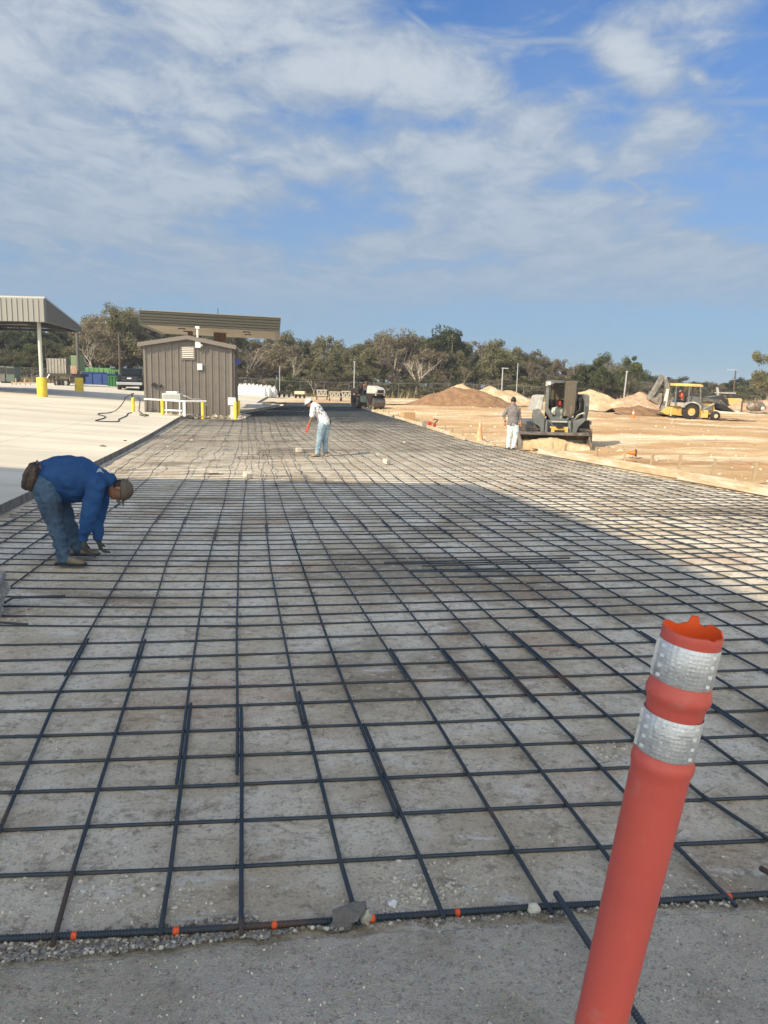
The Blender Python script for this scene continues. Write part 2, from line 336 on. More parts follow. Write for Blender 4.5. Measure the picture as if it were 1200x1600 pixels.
    def build(s, name, mats, parent=None, smooth=False, bevel=0.0, loc=None, rot=None, fix=True):
        me = s.mesh(name); mats = mats if isinstance(mats, (list, tuple)) else [mats]
        for m in mats: me.materials.append(m)
        if fix:
            bm = bmesh.new(); bm.from_mesh(me); bmesh.ops.recalc_face_normals(bm, faces=bm.faces); bm.to_mesh(me); bm.free()
        o = bpy.data.objects.new(name, me); COL.objects.link(o)
        if smooth is True: me.polygons.foreach_set('use_smooth', [True] * len(me.polygons))
        elif smooth: me.polygons.foreach_set('use_smooth', [True] * len(me.polygons)); me.set_sharp_from_angle(angle=R(smooth))
        if bevel: b = o.modifiers.new('bevel', 'BEVEL'); b.width = bevel; b.segments = 2; b.limit_method = 'ANGLE'
        if parent: o.parent = parent
        if loc is not None: o.location = loc
        if rot is not None: o.rotation_euler = rot
        return o
def tag(o, label=None, cat=None, group=None, kind=None):
    if label: o['label'] = label
    if cat: o['category'] = cat
    if group: o['group'] = group
    if kind: o['kind'] = kind
    return o
def thing(name, label, cat, loc=(0, 0, 0), rz=0.0, group=None, sc=1.0):
    o = bpy.data.objects.new(name, None); COL.objects.link(o); o.location = loc; o.rotation_euler = (0, 0, rz); o.scale = (sc, sc, sc); o.empty_display_size = .2
    return tag(o, label, cat, group)
def copy_tree(o, parent=None):
    c = o.copy(); COL.objects.link(c)
    if parent: c.parent = parent
    for ch in [k for k in bpy.data.objects if k.parent == o]: copy_tree(ch, c)
    return c
def remesh(mb, name, mats, parent, voxel=.014, smooth=3, folds=0.0, fs=9.0, seed=0):
    """fuse overlapping limbs into one continuous surface, optionally creased like cloth"""
    me = mb.mesh(name); tmp = bpy.data.objects.new('tmp', me); COL.objects.link(tmp)
    m = tmp.modifiers.new('r', 'REMESH'); m.mode = 'VOXEL'; m.voxel_size = voxel; m.adaptivity = 0
    if smooth: k = tmp.modifiers.new('s', 'SMOOTH'); k.factor = .5; k.iterations = smooth
    dg = bpy.context.evaluated_depsgraph_get(); out = bpy.data.meshes.new_from_object(tmp.evaluated_get(dg)); bpy.data.objects.remove(tmp); out.name = name
    if folds:
        out.update(); nr = [v.normal.copy() for v in out.vertices]
        for v, n in zip(out.vertices, nr):
            p = v.co
            q = noise.noise(Vector((p.x * fs * .9 + p.z * fs * .55 + seed, p.y * fs * .7, p.z * fs * .95 - p.x * fs * .6))) ; q2 = noise.noise(Vector((p.x * fs * 2 + 9, p.y * fs * 2, p.z * fs * 2.2 + seed)))
            v.co = p + n * folds * ((1 - abs(q) * 3.2) * .8 + q2 * .6)
    out.polygons.foreach_set('use_smooth', [True] * len(out.polygons)); out.materials.clear()
    for mt in (mats if isinstance(mats, (list, tuple)) else [mats]): out.materials.append(mt)
    o = bpy.data.objects.new(name, out); COL.objects.link(o)
    if parent: o.parent = parent
    return o

# ================================================================ the site surfaces
def grid_mesh(name, xs, ys, fz, mat, fx=None):
    vs = []; fs = []; nx = len(xs)
    for y in ys:
        for x in xs:
            X = fx(x, y) if fx else x; vs.append((X, y, fz(X, y)))
    for j in range(len(ys) - 1):
        for i in range(nx - 1): a = j * nx + i; fs.append((a, a + 1, a + nx + 1, a + nx))
    me = bpy.data.meshes.new(name); me.from_pydata(vs, [], fs); me.materials.append(mat); me.polygons.foreach_set('use_smooth', [True] * len(fs)); me.update()
    o = bpy.data.objects.new(name, me); COL.objects.link(o); o['kind'] = 'structure'; return o
def lin(a, b, n): return [a + (b - a) * i / n for i in range(n + 1)]
def nz(x, y, s, seed=0.0): return noise.noise(Vector((x * s, y * s, seed)))
def ground_z(x, y):
    z = G(x, y); re = right_edge(min(y, 71)); se = slab_edge(min(y, 92)); le = left_edge(min(y, 74))
    inside = sm(re + .05, re - .3, x) if y < 74 else 0
    if y > 92: k = 0
    elif x < re: k = 1 if y < 73 else (1 if x < se - .3 else 0)
    else: k = 0
    if k: return z - .10
    d = x - re
    if y < 90 and d > .2:
        z += (.05 * nz(x, y, .9) + .08 * nz(x, y * 2.2, .25, 4) + .04 * max(0, nz(x, y, 3.1, 2)) + .05 * (1 - 2 * abs(nz(x * .5 + y * .2, y * 1.6, .5, 6)))) * sm(.25, 2.5, d)
    if y > 90: z += .1 * nz(x, y, .15) 
    return z
gx = lin(-700, -80, 16)[:-1] + lin(-80, -20, 40)[:-1] + lin(-20, 12, 200)[:-1] + lin(12, 40, 90)[:-1] + lin(40, 90, 50)[:-1] + lin(90, 700, 16)
gy = lin(-60, 4, 20)[:-1] + lin(4, 34, 180)[:-1] + lin(34, 96, 190)[:-1] + lin(96, 180, 40)[:-1] + lin(180, 900, 16)
grid_mesh('ground', gx, gy, ground_z, mat_dirt())

m_bed = mat_bed()
def bed_z(x, y):
    z = G(x, y) + .0
    if y < 12: z += .006 * nz(x, y, 3.0, 1) + .003 * nz(x, y, 11, 3) + .012 * max(0, nz(x, y, 1.7, 8) - .25)
    else: z += .008 * nz(x, y, 2.0, 1)
    return z
ty = lin(-1.0, 1.9, 6)[:-1] + lin(1.9, 7.5, 160)[:-1] + lin(7.5, 16, 110)[:-1] + lin(16, 74.5, 150)
grid_mesh('gravel_bed', lin(0, 1, 200), ty, bed_z, m_bed, fx=lambda s, y: (left_edge(y) - .25) + s * (right_edge(y) + .02 - left_edge(y) + .25))

m_slab = mat_conc('broom_concrete', (.50, .465, .385), (.60, .56, .475), (.34, .30, .225))
m_slabside = M('slab_edge_concrete', (.20, .195, .18), .9, (.11, .10, .09), 4, bump=.5, bs=30)
def build_slab():
    mb = MB(); ys = lin(-6, 40, 60)[:-1] + lin(40, 92, 60); ks = [0, .4, 1, 2, 3.5, 5, 7, 9, 12, 16, 20, 26, 34, 44]
    vs = []; n = len(ks)
    for y in ys:
        for k in ks: x = slab_edge(y) - k; vs.append((x, y, G(x, y) + .15 + .0015 * nz(x, y, .8)))
    fs = [(j * n + i, j * n + n + i, j * n + n + i + 1, j * n + i + 1) for j in range(len(ys) - 1) for i in range(n - 1)]
    fs = [tuple(reversed(f)) for f in fs]
    mb.add(vs, [tuple(reversed(f)) for f in fs])
    mb.cur = 1; vs = []
    for y in ys: x = slab_edge(y); vs += [(x, y, G(x, y) + .15 + .0015 * nz(x, y, .8)), (x + .012, y, G(x, y) - .12)]
    mb.add(vs, [(2 * i, 2 * i + 1, 2 * i + 3, 2 * i + 2) for i in range(len(ys) - 1)])
    o = mb.build('concrete_slab', [m_slab, m_slabside], smooth=30, fix=False); o['kind'] = 'structure'
build_slab()

m_fore = mat_fore()
def fore_edge(x): return 2.275 + .115 * x - .045 * sm(-.1, -1.1, x) * 1.0 + .018 * nz(x, 0, 7) + .012 * nz(x, 0, 23, 3)
def fore_z(x, y):
    d = fore_edge(x) - y
    return G(x, y) + .048 * sm(-.012, .05, d) - .012 + .004 * nz(x, y, 5) + .0025 * nz(x, y, 19, 2) + .0015 * nz(x, y, 60, 5)
def fore_fy():
    xs = lin(-9, -2.2, 30)[:-1] + lin(-2.2, 2.8, 330)[:-1] + lin(2.8, 14, 60)
    us = [-6, -4, -2.5, -1.8, -1.3] + lin(-1.1, 0.014, 190); vs = []; n = len(us)
    for x in xs:
        for u in us: y = fore_edge(x) + u; vs.append((x, y, fore_z(x, y)))
    fs = [(i * n + j, (i + 1) * n + j, (i + 1) * n + j + 1, i * n + j + 1) for i in range(len(xs) - 1) for j in range(n - 1)]
    me = bpy.data.meshes.new('worn_pavement'); me.from_pydata(vs, [], fs); me.materials.append(m_fore); me.polygons.foreach_set('use_smooth', [True] * len(fs)); me.update()
    o = bpy.data.objects.new('worn_pavement', me); COL.objects.link(o); o['kind'] = 'structure'
fore_fy()

# ================================================================ reinforcing bars
m_bar = M('mill_steel', (.024, .037, .052), .52, (.045, .050, .054), 5, .45, .7, metal=.1, spec=.4, bump=.25, bs=160, c3=(.11, .06, .035), sc3=1.2, lo3=.58, hi3=.70)
m_rust = M('rusty_steel', (.055, .040, .032), .8, (.10, .055, .032), 12, bump=.5, bs=160, metal=.1)
m_orange = M('orange_marking_paint', (.72, .10, .02), .7, (.5, .07, .02), 60)
def bar_obj(pts, r, name, ribs=False, mat=None, n=7, r2=None):
    P = [Vector(p) for p in pts]; L = [0]
    for a, b in zip(P, P[1:]): L.append(L[-1] + (b - a).length)
    if ribs:
        Q = []; step = .0052; m = int(L[-1] / step); j = 0; rs = []
        for i in range(m + 1):
            d = L[-1] * i / m
            while j < len(P) - 2 and d > L[j + 1]: j += 1
            q = (d - L[j]) / (L[j + 1] - L[j]); Q.append(P[j].lerp(P[j + 1], q)); rs.append(r * (1.17 if i % 2 else .90))
        mb = MB(); mb.tube(Q, rs, n)
    else: mb = MB(); mb.tube(P, r, n if n < 7 else 6)
    return mb.build(name, mat or m_bar, smooth=40, fix=False)
# lengthwise bars: several were measured on the photograph, the rest follow their spacing
MEAS = [[(20, 915), (68, 880), (182, 790)], [(0, 1285), (92, 1080), (180, 920), (203, 880), (260, 790)], [(75, 1488), (108, 1370), (201, 1080), (251, 920), (262, 880), (298, 790)],
        [(242, 1474), (260, 1362), (298, 1080), (320, 920), (326, 880), (347, 790)], [(371, 1467), (372, 1355), (373.5, 1080), (374, 920), (373, 880), (379, 790)],
        [(557, 1448), (528, 1346), (465, 1080), (432, 920), (423, 880), (413, 790)], [(690, 1438), (652, 1340), (545, 1080), (486, 920), (472, 880), (440, 790)],
        [(858, 1426), (800, 1332), (650, 1080), (548, 920), (522, 880), (473, 790)], [(995, 1408), (937, 1325), (745, 1080), (612, 920), (577, 880), (503, 790)],
        [(1137, 1405), (1047, 1314), (822, 1080), (672, 920), (627, 880), (537, 790)], [(1150, 1280), (1090, 1240), (902, 1080), (720, 920), (671, 880), (572, 790)],
        [(1200, 1230), (1090, 1150), (1000, 1080), (782, 920), (723, 880), (600, 790)], [(1200, 1160), (1106, 1098), (833, 920), (772, 880), (633, 790)],
        [(1200, 1110), (889, 920), (818, 880), (663, 790)], [(1200, 1050), (1126, 1010), (947, 920), (873, 880), (692, 790)], [(1200, 1004), (1080, 946), (1023, 920), (933, 880), (725, 790)]]
ZR, ZL = .010, .024          # heights of the two layers above the bed
lines = []
for ms in MEAS:
    w = sorted(((p.y, p.x) for p in (at(x, y, ZL) for x, y in ms)))
    ys = [a for a, b in w]; xs = [b for a, b in w]
    lines.append((ys, xs))
LAPS = {1: (4.5, 5.2), 2: (4.5, 5.2), 3: (3.2, 4.1), 4: (3.3, 4.05), 5: (3.85, 4.3), 6: (2.95, 3.85), 7: (4.55, 5.1), 8: (4.5, 5.1), 9: (4.2, 5.2), 10: (4.4, 5.5), 11: (5.2, 6.2), 12: (3.9, 4.7), 13: (5.0, 5.6)}
def line_x(k, y):
    if 0 <= k < len(lines):
        ys, xs = lines[k]
        if y < ys[0]: return xs[0] + (y - ys[0]) * (-.185 if ys[0] > 5 else (xs[1] - xs[0]) / (ys[1] - ys[0]))
        if y > ys[-1]: return xs[-1] - .178 * (y - ys[-1]) - .05 * math.sin((y - ys[-1]) * .12 + k)* min(1, (y - ys[-1]) / 6)
        return interp(y, ys, xs)
    if k < 0: return line_x(0, y) + .37 * k + .03 * math.sin(k * 7.0)
    return line_x(len(lines) - 1, y) + .345 * (k - len(lines) + 1) + .03 * math.sin(k * 5.0)
segs = []       # (distance, kind, points, radius, key)
def wob(a, b, c): return noise.noise(Vector((a, b, c)))
for k in range(-6, 44):
    prev = None; y0 = near_edge(line_x(k, 2.3)) - .055 + .03 * rnd.random(); first = True; side = 1; rr = .0074
    lap = LAPS.get(k) or ((lambda a: (a, a + .6))(3 + 3 * rnd.random()))
    ya, yb = y0, lap[1]; s0 = lap[0]
    while ya < 74:
        pts = []; y = ya; yb = min(yb, 74.2); far = ya > 14
        while True:
            x = line_x(k, y); off = .011 * side
            if left_edge(y) + .06 < x < right_edge(y) - .06:
                w = .012 if not far else .035
                lift = ZL + (.004 * wob(k * 3.3, y * .8, 1) if not far else .03 * abs(wob(k * 3.3, y * .5, 1)))
                raised = sm(15.2, 16.5, y) * (1 - sm(23, 31, y)) * (1 - sm(-1.2, 2.2, x)); lift += raised * (.07 + .05 * wob(k * 2.3, y * .9, 4)); w += raised * .07
                pts.append((x + off + w * wob(k * 1.7, y * .45 * (1 + raised), 5), y, G(x, y) + lift))
            if y >= yb: break
            y = min(yb, y + (.35 if y < 16 else .5 if y < 30 else 1.0))
        if len(pts) > 2: segs.append((math.hypot(*pts[0][:2]) if ya < 20 else pts[0][1], 'l', pts, rr if ya < 7 else (.0066 if ya < 13 else .0058 if ya < 22 else .0068), (k, first)))
        L0 = s0; ya = s0; s0 = ya + 5.45 + .35 * rnd.random(); yb = s0 + .6; side = -side; first = False
# bars across: spacing measured where the photograph shows it
RY = [1355, 1284.5, 1226.5, 1182, 1141, 1102.5, 1074, 1046, 1024, 1000, 978.5, 963.5, 949, 934, 921, 908.5, 896.5, 885, 876.6, 868.7, 860, 851, 845, 837, 832, 825.4, 819, 812.5, 809, 805, 801, 795.6, 791, 786.6, 781.5, 778.7, 774.8, 771.4]
rows = [at(373.5, y, ZR) for y in RY]; rows = [(p.x, p.y) for p in rows]
while rows[-1][1] < 73: rows.append((rows[-1][0] - .05, rows[-1][1] + .30 + rnd.uniform(-.03, .03)))
def row_y(i, x):
    x0, y0 = rows[i]; d = x - x0
    if i < 10: s = .108 + .004 * i
    else: s = .155
    if d > 0: return y0 + s * d
    return y0 + s * d * (1 if i < 10 else .55) + (.02 * d * d if i >= 10 else 0.012 * d * d) * (1 if d > -3.5 else .6)
for i in range(len(rows)):
    yc = rows[i][1]; x = left_edge(yc) + .1 + .1 * rnd.random(); xr = right_edge(yc) - .05; side = 1; first = True
    L = 6.1 * rnd.uniform(.35, 1) if i > 14 else 40
    while x < xr:
        xb = min(xr, x + L); pts = []; m = max(3, int((xb - x) / (.3 if yc < 16 else .9)))
        for q in range(m + 1):
            X = x + (xb - x) * q / m; Y = row_y(i, X)
            X = min(max(X, left_edge(Y) + .03), right_edge(Y) - .03)
            pts.append((X, Y + .010 * side + .010 * wob(i * 2.1, X * .7, 3), G(X, Y) + ZR + .003 * wob(i * 1.3, X, 7)))
        d = min(math.hypot(p[0] * .9, p[1]) for p in pts); segs.append((d, 'r', pts, .0076 if yc < 7 else (.0064 if yc < 13 else .0054 if yc < 22 else .0066), (i, first)))
        if xb >= xr: break
        x = xb - rnd.uniform(.45, .75); L = 6.1; side = -side; first = False
ORD = ['first', 'second', 'third', 'fourth', 'fifth', 'sixth', 'seventh', 'eighth', 'ninth', 'tenth']
def in_view(p):
    d = Vector(p) - CAM; z = d.dot(fwd)
    return z > .3 and abs(d.dot(cR) / z) < .53 and abs(d.dot(cU) / z) < .7
segs.sort(key=lambda s: s[0])
vis = [s for s in segs if any(in_view(p) for p in s[2])]; near = vis[:286]; far = vis[286:]
hid = [s for s in segs if not any(in_view(p) for p in s[2]) and s[0] < 9]
for d, kind, pts, r, key in near + hid[:0]:
    rib = d < 4.6 and (kind == 'r' or d < 3.2)
    if kind == 'l':
        o = bar_obj(pts, r * 1.12, 'rebar', rib, n=7)
        tag(o, 'dark ribbed steel bar tied lengthwise in the grid, running away from the camera', 'rebar', 'steel bars running lengthwise along the pad')
        if key[1] and 3 <= key[0] <= 9: tag(o, 'lengthwise bar meeting the orange marked edge bar, %s from the left corner' % ORD[key[0] - 2])
        if key == (2, True):
            tag(o, 'lengthwise steel bar with a brown rusty near end, nearest the bottom left corner', 'rebar')
            a = Vector(pts[0]); b = Vector(pts[0]).lerp(Vector(pts[1]), 1.0); a.y -= .002
            mb = MB(); mb.tube([a, b.lerp(a, .0) + (b - a) * .1], r * 1.2, 8); c = mb.build('rusty_end', m_rust, smooth=40); c.parent = o; c['label'] = 'brown rusty end of the bar'
    else:
        o = bar_obj(pts, r, 'rebar', rib, n=7)
        if key[0] < 6: tag(o, ORD[key[0]] + ' bar lying across the pad behind the orange marked edge bar', 'rebar', 'steel bars lying across the pad')
        else: tag(o, 'dark ribbed steel bar lying across the pad under the lengthwise bars', 'rebar', 'steel bars lying across the pad')
mb = MB()
for d, kind, pts, r, key in far:
    mb.tube(pts, r * 1.0, 4, cap=False)
# bars just outside the frame, so the mat goes on sideways
for s in segs:
    if s not in vis and s[0] < 18: mb.tube(s[2], s[3], 5)
o = mb.build('distant_rebar_mat', m_bar, smooth=60, fix=False); tag(o, 'dense dark mat of steel bars covering the far part of the pad', 'rebar mat', kind='stuff')

def at_bar(px, py, h): p = at(px, py, h); return p
# the thick edge bar with its orange marks
eb = [(-2.6, near_edge(-2.6) - .24)]
epx = [(0, 1467), (240, 1456), (373, 1449), (520, 1439), (690, 1427), (858, 1416), (1000, 1410), (1200, 1397)]
pts = []
for px, py in epx: p = at(px, py, .018); pts.append((p.x, p.y, G(p.x, p.y) + .018))
a, b = Vector(pts[0]), Vector(pts[1]); pts = [tuple(a + (a - b) * 3)] + pts; a, b = Vector(pts[-1]), Vector(pts[-2]); pts += [tuple(a + (a - b) * 4)]
eo = bar_obj(pts, .0115, 'edge_rebar', True, n=9); tag(eo, 'thick ribbed edge bar with orange paint marks along the front of the pad', 'rebar')
ep = [Vector(p) for p in pts]
for px in (115, 275, 428, 580, 714, 834, 1137):
    for a, b in zip(ep, ep[1:]):
        def X(p): d = p - CAM; return 600 + F * d.dot(cR) / d.dot(fwd)
        if X(a) <= px < X(b):
            q = (px - X(a)) / (X(b) - X(a)); c = a.lerp(b, q); u = (b - a).normalized(); w = rnd.uniform(.009, .014)
            MB().tube([c - u * w, c - u * w * .6, c + u * w * .6, c + u * w], [.0118, .0135, .0135, .0118], 10).build('paint_mark', m_orange, eo, smooth=40)
# odd bars
p, q = at(868, 1395, .09), at(1003, 1600, .07); d = (q - p)
o = bar_obj([p, p + d * .5, q + d * .15], .0105, 'loose_rebar', True, n=8); tag(o, 'loose steel bar lying over the pavement edge behind the orange post', 'rebar')
p = at(1188, 1356, .05); q = at(1200, 1363, .05); o = bar_obj([p, q, q + (q - p) * 20], .0105, 'rebar_stub', False, m_rust); tag(o, 'short rusty bar end poking in at the right edge', 'rebar')
p, q = at(7, 938, .10), at(102, 931, .07); o = bar_obj([p - Vector((0, 0, .02)), at(20, 934, .10), q], .0105, 'rebar_offcut', False); tag(o, 'short steel bar sticking out of the broken concrete lump', 'rebar')
p, q = at(0, 972.5, .05), at(43, 975.5, .045); o = bar_obj([p - (q - p) * 3, p, q], .009, 'cut_rebar', False); tag(o, 'cut steel bar ending between two cross bars at left edge', 'rebar')
for (a, b, lab) in [((640, 893), (930, 892), 'longest'), ((660, 884), (905, 879), 'middle'), ((600, 879), (890, 872), 'shortest')]:
    p, q = at(*a, .045), at(*b, .045); o = bar_obj([p, p.lerp(q, .5), q], .0095, 'extra_rebar', False); tag(o, 'extra short bar laid beside a cross bar mid pad, %s of three' % lab, 'rebar', 'extra bars doubled beside the cross bars')
# tie wires
m_wire = M('tie_wire', (.03, .03, .035), .5, metal=.7)
mb = MB(); cnt = 0
for i in range(0, 26):
    for k in range(0, 14):
        if rnd.random() > .6: continue
        x = line_x(k, rows[i][1]); y = row_y(i, x); x = line_x(k, y)
        if not (left_edge(y) < x < right_edge(y)): continue
        z = G(x, y) + ZR; c = Vector((x, y, z))
        mb.tube([c + Vector((-.012, -.014, -.004)), c + Vector((-.004, -.004, .030)), c + Vector((.006, .006, .030)), c + Vector((.013, .013, -.004))], .0014, 4)
        if rnd.random() < .5:
            e = c + Vector((.004, .004, .03)); a = rnd.uniform(0, 6.28); mb.tube([e, e + Vector((math.cos(a) * .02, math.sin(a) * .02, .012)), e + Vector((math.cos(a) * .05, math.sin(a) * .04, .012 + rnd.uniform(-.01, .03)))], .0012, 4)
for px, py in [(617, 1235), (480, 1125), (380, 1160), (505, 1140), (560, 1150), (625, 905), (610, 928)]:
    c = at(px, py, .03); pts = [c]
    for j in range(6): pts.append(pts[-1] + Vector((rnd.uniform(-.03, .035), rnd.uniform(-.03, .03), rnd.uniform(-.008, .016))))
    mb.tube(pts, .0011, 4)
o = mb.build('tie_wire', m_wire, fix=False); tag(o, 'thin black wire ties knotted round the bar crossings', 'tie wire', kind='stuff')

# ================================================================ stones and gravel
def rock_mesh(name, seed, sub=2, flat=.7, jag=.35):
    bm = bmesh.new(); bmesh.ops.create_icosphere(bm, subdivisions=sub, radius=1)
    for v in bm.verts:
        n = v.co.normalized(); v.co = n * (1 + jag * noise.noise(n * 1.4 + Vector((seed, 0, 0))) + jag * .4 * noise.noise(n * 4 + Vector((0, seed, 0)))); v.co.z *= flat
    me = bpy.data.meshes.new(name); bm.to_mesh(me); bm.free(); return me
protos = []
for i in range(7):
    me = rock_mesh('p', i * 3.7, 1, .65 + .04 * i, .5); protos.append(([v.co.copy() for v in me.vertices], [tuple(p.vertices) for p in me.polygons])); bpy.data.meshes.remove(me)
def scatter(name, label, cat, mat, spots):
    mb = MB()
    for x, y, z, s in spots:
        vs, fs = protos[rnd.randrange(7)]; m = Matrix.Rotation(rnd.uniform(0, 6.28), 3, 'Z') @ Matrix.Diagonal((rnd.uniform(.7, 1.35), rnd.uniform(.7, 1.2), rnd.uniform(.6, 1.1)))
        mb.cur = rnd.randrange(len(mat)); c = Vector((x, y, z)); mb.add([m @ v * s + c for v in vs], fs)
    return tag(mb.build(name, mat, fix=False), label, cat, kind='stuff')
m_st = [M('pale_stone', (.50, .47, .40), .9, (.36, .33, .27), 30), M('grey_stone', (.40, .37, .32), .9, (.28, .255, .21), 30), M('cream_stone', (.60, .57, .50), .9, (.46, .42, .34), 40)]
m_gr = [M('dark_gravel', (.13, .125, .115), .9, (.22, .21, .19), 40), M('grey_gravel', (.22, .21, .19), .9), m_st[0], M('brown_gravel', (.18, .15, .115), .9)]
sp = []
def clump(px, py, rx, ry, n, smin, smax):
    for _ in range(n):
        p = at(px + rnd.gauss(0, rx), py + rnd.gauss(0, ry)); s = (smin + (smax - smin) * rnd.random() ** 5) * .8
        if p.y < fore_edge(p.x) + .0: continue
        sp.append((p.x, p.y, bed_z(p.x, p.y) + s * .15, s))
for c in [(650, 1395, 45, 22, 480, .002, .017), (600, 1420, 40, 10, 160, .002, .012), (170, 1405, 60, 20, 230, .002, .014), (300, 1420, 50, 18, 190, .002, .011), (20, 1400, 25, 22, 150, .002, .013), (100, 1330, 40, 14, 120, .002, .009), (15, 1330, 20, 12, 100, .003, .012),
          (960, 1180, 25, 12, 170, .002, .013), (800, 1060, 40, 20, 120, .003, .012), (820, 1100, 30, 18, 90, .003, .012), (1070, 1390, 80, 10, 170, .002, .009), (760, 1395, 50, 12, 140, .002, .009), (90, 1165, 12, 5, 50, .003, .012), (60, 915, 40, 10, 160, .004, .02),
          (200, 905, 60, 12, 140, .004, .016), (30, 960, 20, 14, 120, .004, .022), (160, 1000, 80, 30, 150, .003, .014), (1050, 1260, 60, 10, 60, .002, .008), (480, 1140, 60, 20, 60, .002, .008), (700, 900, 200, 60, 150, .003, .012), (1000, 1000, 150, 60, 120, .003, .01)]: clump(*c)
for _ in range(5200):
    y = 2.2 + 5.5 * rnd.random() ** 1.6; x = rnd.uniform(-.55 * y - .3, .55 * y + .2)
    if y < fore_edge(x) or x < left_edge(y): continue
    s = .0015 + .006 * rnd.random() ** 6
    if wob(x * .8, y * .8, 3) + .6 * wob(x * 3, y * 3, 9) < .05 and rnd.random() < .8: continue
    sp.append((x, y, bed_z(x, y) + s * .2, s))
scatter('bed_stones', 'pale limestone crumbs scattered between the bars', 'gravel', m_st, sp)
sp = []
for _ in range(5200):
    x = rnd.uniform(-1.45, -.35) if rnd.random() < .8 else rnd.uniform(-.4, 1.7); e = fore_edge(x)
    y = e + rnd.uniform(-.005, .115) * (1 if x < -.4 else .5) + abs(rnd.gauss(0, .015)); s = .0025 + .0075 * rnd.random() ** 3
    sp.append((x, y, G(x, y) + .004 + s * .4 + .018 * sm(e + .06, e, y), s))
scatter('edge_gravel', 'dark fine gravel along the broken pavement edge', 'gravel', m_gr, sp)
sp = []
for _ in range(9000):
    x = rnd.uniform(-1.35, 1.9); y = fore_edge(x) - rnd.random() ** 1.1 * .95; s = .0011 + .0042 * rnd.random() ** 5
    sp.append((x, y, fore_z(x, y) + s * .25, s))
scatter('pavement_grit', 'loose grit lying on the worn pavement', 'grit', m_gr[:3] + [m_st[2]], sp)
def rock(name, label, px, py, size, mat, seed, flat=.6, dz=0.0, rot=(0, 0, 0), cat='rock', group=None, scl=(1, 1, 1), jag=.35):
    me = rock_mesh(name, seed, 3, flat, jag); me.materials.append(mat); o = bpy.data.objects.new(name, me); COL.objects.link(o); p = at(px, py)
    o.location = (p.x, p.y, G(p.x, p.y) + size * flat * .6 + dz); o.scale = [size * k for k in scl]; o.rotation_euler = rot; return tag(o, label, cat, group)
m_rk = M('asphalt_rubble', (.33, .32, .30), .95, (.17, .165, .155), 30, bump=.9, bs=26); m_rk2 = M('cream_rock', (.50, .48, .41), .9, (.36, .33, .28), 14, bump=.5, bs=50)
rock('rubble_chunk', 'grey broken chunk of paving resting on the edge bar', 541, 1446, .056, m_rk, 4, .5, .014, (.3, -.3, .45), scl=(1.15, .7, 1.05), jag=.75)
rock('round_stone', 'rounded cream stone leaning beside the grey paving chunk', 571, 1443, .026, m_rk2, 9, .9, .012, (0, .6, 0), scl=(.75, .8, 1.15))
rock('white_stone', 'white angular stone at the edge bar left of the loose bar', 833, 1428, .022, m_st[2], 15, .8, .01)
rock('pebble', 'white pebble in the stone patch in front of the edge bar', 613, 1415, .017, M('white_stone', (.62, .63, .62), .8), 22, .7, 0, cat='pebble')
m_ch = M('broken_concrete', (.33, .33, .325), .95, (.21, .20, .19), 9, bump=.9, bs=26, c3=(.34, .17, .13), sc3=6, lo3=.66, hi3=.72)
def chunk():
    t = Vector(at(-22, 968)); me = rock_mesh('concrete_lump', 31, 4, .75, .65)
    for v in me.vertices:
        v.co.z = max(-.6, min(.55, v.co.z)) + .05 * noise.noise(v.co * 5); v.co.x = max(-.9, min(.75, v.co.x)) + .10 * noise.noise(v.co * 3.1)
    me.materials.append(m_ch); o = bpy.data.objects.new('concrete_lump', me); COL.objects.link(o); o.location = (t.x - .31, t.y + .05, t.z + .12); o.scale = (.50, .30, .34); o.rotation_euler = (0, 0, .2)
    tag(o, 'broken lump of concrete cut off by the left edge of the frame', 'concrete lump')
chunk()
m_blk = M('pale_block', (.50, .47, .40), .9, (.36, .33, .28), 12, bump=.4, bs=30)
def block(px, py, d, rz, label, group=None, tilt=0.0):
    p = at(px, py); o = MB().box((0, 0, d[2] / 2), d, taper=.92).build('concrete_block', m_blk, loc=(p.x, p.y, G(p.x, p.y) + .035), rot=(tilt, 0, rz), bevel=.006); return tag(o, label, 'block', group)
block(331, 741, (.30, .22, .07), .3, 'flat pale block on the bars just beyond the shadow line, left one')
block(387, 748, (.17, .16, .11), .7, 'angular pale block on the bars at the shadow line', tilt=.3)
block(467, 708, (.17, .18, .12), .4, 'pale block left of the feet of the worker in white')
block(604, 726, (.14, .16, .11), .8, 'small pale block alone on the bars right of the white shirt worker')
for px, py in [(582, 709), (590, 713), (768, 725), (632, 693), (300, 690), (262, 700)]:
    block(px, py, (.07, .07, .05), rnd.random() * 3, 'tiny pale spacer block lying on the sunlit bars', 'small spacer blocks on the bars')
sp = []
for _ in range(9000):
    y = 12 + 60 * rnd.random() ** 1.7; x = right_edge(min(y, 71)) + .25 + (26 * rnd.random() ** 2.2); s = .007 + .034 * rnd.random() ** 8 * (1 + y * .02)
    if wob(x * .5, y * .5, 2) < -.05 and rnd.random() < .7: continue
    sp.append((x, y, ground_z(x, y) + s * .2, s))
scatter('dirt_clods', 'clods and stones littering the graded dirt', 'clods', [M('tan_clod', (.55, .42, .26), .95), M('brown_clod', (.36, .24, .14), .95), m_st[2]], sp)
sp = []
for _ in range(2600):
    y = 7 + 30 * rnd.random() ** 1.4; x = rnd.uniform(left_edge(y), right_edge(y)); s = .004 + .018 * rnd.random() ** 6
    if wob(x * .6, y * .6, 7) < .08 and rnd.random() < .8: continue
    sp.append((x, y, bed_z(x, y) + s * .2, s))
scatter('pad_crumbs', 'stone crumbs between the bars farther down the pad', 'gravel', m_st, sp)
